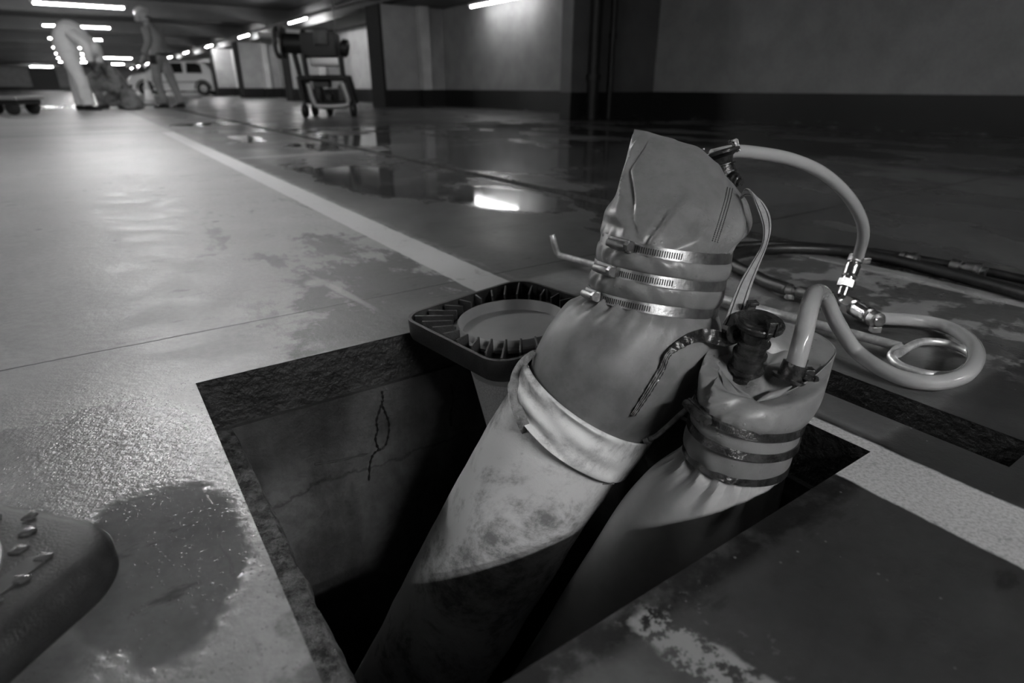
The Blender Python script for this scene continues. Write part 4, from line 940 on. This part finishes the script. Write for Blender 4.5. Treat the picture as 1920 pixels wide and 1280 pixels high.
# car: light hatchback seen side on, tail to the right ------------------------------
rear = G(412, 179.3, 0)
dirx = Vector((-1.0, -.13, 0)).normalized()                       # towards the nose (image left)
diry = Vector((dirx.y, -dirx.x, 0));  diry = diry if diry.y > 0 else -diry   # away from the camera
pxm = FPX/(rear.y*CP+EYE*SP)                                       # px per unit at the car
sc_ = 1.16                                                   # layout units per metre so it keeps its true size
org = rear
car = thing('car', org, 'light coloured hatchback parked at the back, tail to the right', 'car')
def cp3(x, y, z): return org+dirx*x*sc_+diry*y*sc_+Vector((0, 0, z*sc_))
prof = [(0.05, .30), (.0, .48), (.02, .75), (.10, .95), (.30, 1.22), (.50, 1.43), (.75, 1.50), (1.6, 1.53), (2.3, 1.48), (2.75, 1.28), (3.15, 1.02), (3.7, .92), (3.95, .78), (4.05, .52), (4.0, .30), (3.65, .22), (.45, .22)]
P2 = [Vector((x, z, 0)) for x, z in prof]; pr = []
for i in range(len(P2)):
    a, b, c, d = P2[i-1], P2[i], P2[(i+1) % len(P2)], P2[(i+2) % len(P2)]
    for k_ in range(3):
        t_ = k_/3; pr.append(.5*((2*b)+(c-a)*t_+(2*a-5*b+4*c-d)*t_*t_+(3*b-a-3*c+d)*t_**3))
def sect(y, ins):
    c0 = Vector((2, .75, 0)); out = []
    for p in pr:
        tum = max(0, p.y-.95)*.0; q = c0+(p-c0)*(1-ins); out.append((q.x, q.y))
    return out
R = []
for yy, ins in ((0.06, .10), (0.0, .04), (.03, .005), (.3, 0), (.85, 0), (1.4, 0), (1.64, .005), (1.68, .04), (1.62, .10)):
    R.append([cp3(x, yy+(.16*max(0, z-.95) if yy < .5 else (-.16*max(0, z-.95) if yy > 1.2 else 0)), z) for x, z in sect(yy, ins)])
MB().rings(R).build('car_body', M['carpaint'], car, angle=50)
def sidewin(pts, nm):
    y0 = [-.012+.155*max(0, z-.95)+.01 for x, z in pts]
    a = [cp3(x, y-.006, z) for (x, z), y in zip(pts, y0)]; b = [cp3(x, y+.05, z) for (x, z), y in zip(pts, y0)]
    return MB().rings([a, b]).build(nm, M['glass'], car, smooth=False)
sidewin([(.62, 1.0), (.68, 1.34), (.85, 1.42), (1.28, 1.43), (1.30, 1.0)], 'side_window')
sidewin([(1.48, 1.0), (1.50, 1.43), (2.15, 1.42), (2.40, 1.30), (2.62, 1.0)], 'side_window')
for i, x in enumerate((.68, 3.28)):
    for y in (.02, 1.45):
        wh = MB().lathe(cp3(x, y-.02, .31), cp3(x, y+.2, .31), [(0, .20*sc_), (0, .29*sc_), (.1, .31*sc_), (.9, .31*sc_), (1, .29*sc_)], 28).build('wheel', M['tyre'], car)
        MB().lathe(cp3(x, y-.03, .31), cp3(x, y, .31), [(0, .06*sc_), (.3, .17*sc_), (1, .19*sc_)], 20).build('wheel_rim', M['steel'], wh)
for x in (.68, 3.28):
    MB().tube([cp3(x+.37*math.cos(a), -.005, .31+.37*math.sin(a)) for a in [PI*j/14 for j in range(15)]], .03*sc_, 8).build('wheel_arch', M['machine'], car)
MB().box(cp3(.10, .35, .92), (.10*sc_, .22*sc_, .22*sc_), (dirx, diry, Vector((0, 0, 1))), 0, .02).build('tail_light', M['machine'], car)
MB().tube([cp3(.5, -.012, .62), cp3(2, -.02, .60), cp3(3.2, -.012, .60)], .018*sc_, 6).build('door_trim', M['machine'], car)

# equipment trolley -----------------------------------------------------------
tb = G(612, 219, 0); D = tb.y*CP+EYE*SP; pu = D/FPX                # unit per px at the trolley
ex_ = Vector((1, .12, 0)).normalized(); ey_ = Vector((-.12, 1, 0)).normalized()
def T3(px, py, dep=0):                                               # front plane of the trolley laid out from its own size
    return tb+ex_*((px-606)*pu)+ey_*dep+Vector((0, 0, (219-py)*pu*.90))
t = thing('equipment_trolley', tb, 'dark wheeled equipment trolley with a drum and motor on top, standing mid floor', 'trolley')
def bars(name, segs, r, mat):
    return [MB().tube(cr([T3(*p) for p in s], 4) if len(s) > 2 else [T3(*p) for p in s], r, 10).build(name, M[mat], t) for s in segs]
bars('frame_tube', [[(569, 185, 0), (566, 150, 0), (572, 146, 0), (640, 145, 0), (648, 150, 0), (656, 195, 0)], [(569, 185, .6), (566, 150, .6), (572, 146, .6), (640, 145, .6), (648, 150, .6), (656, 195, .6)]], .048, 'machine_dark')
bars('lower_frame_tube', [[(582, 155, -.03), (588, 192, -.03), (600, 198, -.03), (640, 197, -.03), (650, 190, -.03), (643, 155, -.03)]], .045, 'lightmetal')
bars('upright_post', [[(556, 98, .3), (562, 145, .3), (566, 190, .3)], [(578, 102, 0), (580, 146, 0)], [(643, 102, 0), (644, 146, 0)]], .045, 'machine_dark')
for s in (0, .6):
    MB().tube([T3(572, 190, s), T3(655, 192, s)], .028, 8).build('cross_bar', M['machine_dark'], t)
def cbox(name, x0, y0, x1, y1, d0, d1, mat, bev=.02):
    c_ = (T3(x0, y0, d0)+T3(x1, y1, d1))/2
    return MB().box(c_, (abs(x1-x0)*pu, abs(d1-d0), abs(y1-y0)*pu), (ex_, ey_, Vector((0, 0, 1))), 0, bev).build(name, M[mat], t)
cbox('motor_housing', 576, 64, 637, 104, .0, .55, 'machine_dark'); cbox('control_panel', 600, 58, 625, 84, -.06, .0, 'machine')
cbox('shelf', 575, 143, 644, 148, 0, .6, 'machine_dark', .004); cbox('battery_box', 588, 162, 600, 192, .05, .4, 'machine_dark'); cbox('battery_box', 607, 176, 618, 193, .05, .4, 'machine_dark'); cbox('tool_tray', 586, 106, 640, 122, .1, .5, 'lightmetal')
cbox('jerry_can', 631, 160, 645, 190, .1, .45, 'machine'); cbox('canopy_box', 586, 148, 615, 162, .1, .5, 'machine')
dr = MB().lathe(T3(537, 80, .25), T3(580, 82, .25), [(0, 22*pu), (.05, 26*pu), (.12, 26*pu), (.14, 17*pu), (.85, 17*pu), (.87, 24*pu), (1, 24*pu)], 28).build('cable_drum', M['machine_dark'], t, angle=30)
MB().tube([T3(530, 80, .25)+Vector((0, 0, 0))+ey_*(24*pu*math.cos(a))+Vector((0, 0, 24*pu*math.sin(a))) for a in [2*PI*j/28 for j in range(28)]], .03, 8, True).build('drum_rim', M['machine'], dr)
MB().lathe(T3(643, 88, .1), T3(658, 92, .1), [(0, 10*pu), (.2, 15*pu), (.8, 15*pu), (1, 10*pu)], 24).build('side_wheel', M['machine_dark'], t, angle=30)
MB().tube([T3(637, 60, .2), T3(636, 2, .2), T3(635, -22, .2)], .012, 8).build('antenna_pole', M['machine'], t)
MB().tube([T3(500, 66, .2), T3(526, 68, .2)], .045, 10).build('discharge_pipe', M['lightmetal'], t)
for x, y, d_, r in ((569, 208, .0, 11), (576, 210, .55, 11), (607, 207, .4, 9), (657, 206, 0, 14), (650, 208, .6, 12)):
    c_ = T3(x, 0, d_); c_.z = r*pu
    wh = MB().lathe(c_-ex_*.05, c_+ex_*.05, [(0, r*pu*.8), (.15, r*pu), (.85, r*pu), (1, r*pu*.8)], 24).build('caster_wheel', M['machine_dark'], t, angle=40)
    MB().tube([c_, c_+Vector((0, 0, r*pu*1.5))], .025, 8).build('caster_fork', M['machine'], wh)

# trolley cut by the left edge
lb = G(28, 216, 0); t = thing('hand_trolley', lb, 'low pale flatbed trolley with black wheels cut by the left edge', 'trolley'); D2 = lb.y*CP+EYE*SP; pl_ = D2/FPX
MB().box(lb+Vector((-.35, .25, .30)), (1.1, .7, .07), None, 0, .02).build('platform', M['lightmetal'], t)
MB().box(lb+Vector((-.35, .25, .22)), (1.0, .6, .08), None, 0, .01).build('underframe', M['machine_dark'], t)
for dx, dy in ((0, 0), (-.7, 0), (0, .5), (-.7, .5)):
    c_ = lb+Vector((dx, dy, .13)); MB().lathe(c_-Vector((0, .04, 0)), c_+Vector((0, .04, 0)), [(0, .10), (.2, .13), (.8, .13), (1, .10)], 20).build('trolley_wheel', M['tyre'], t, angle=40)
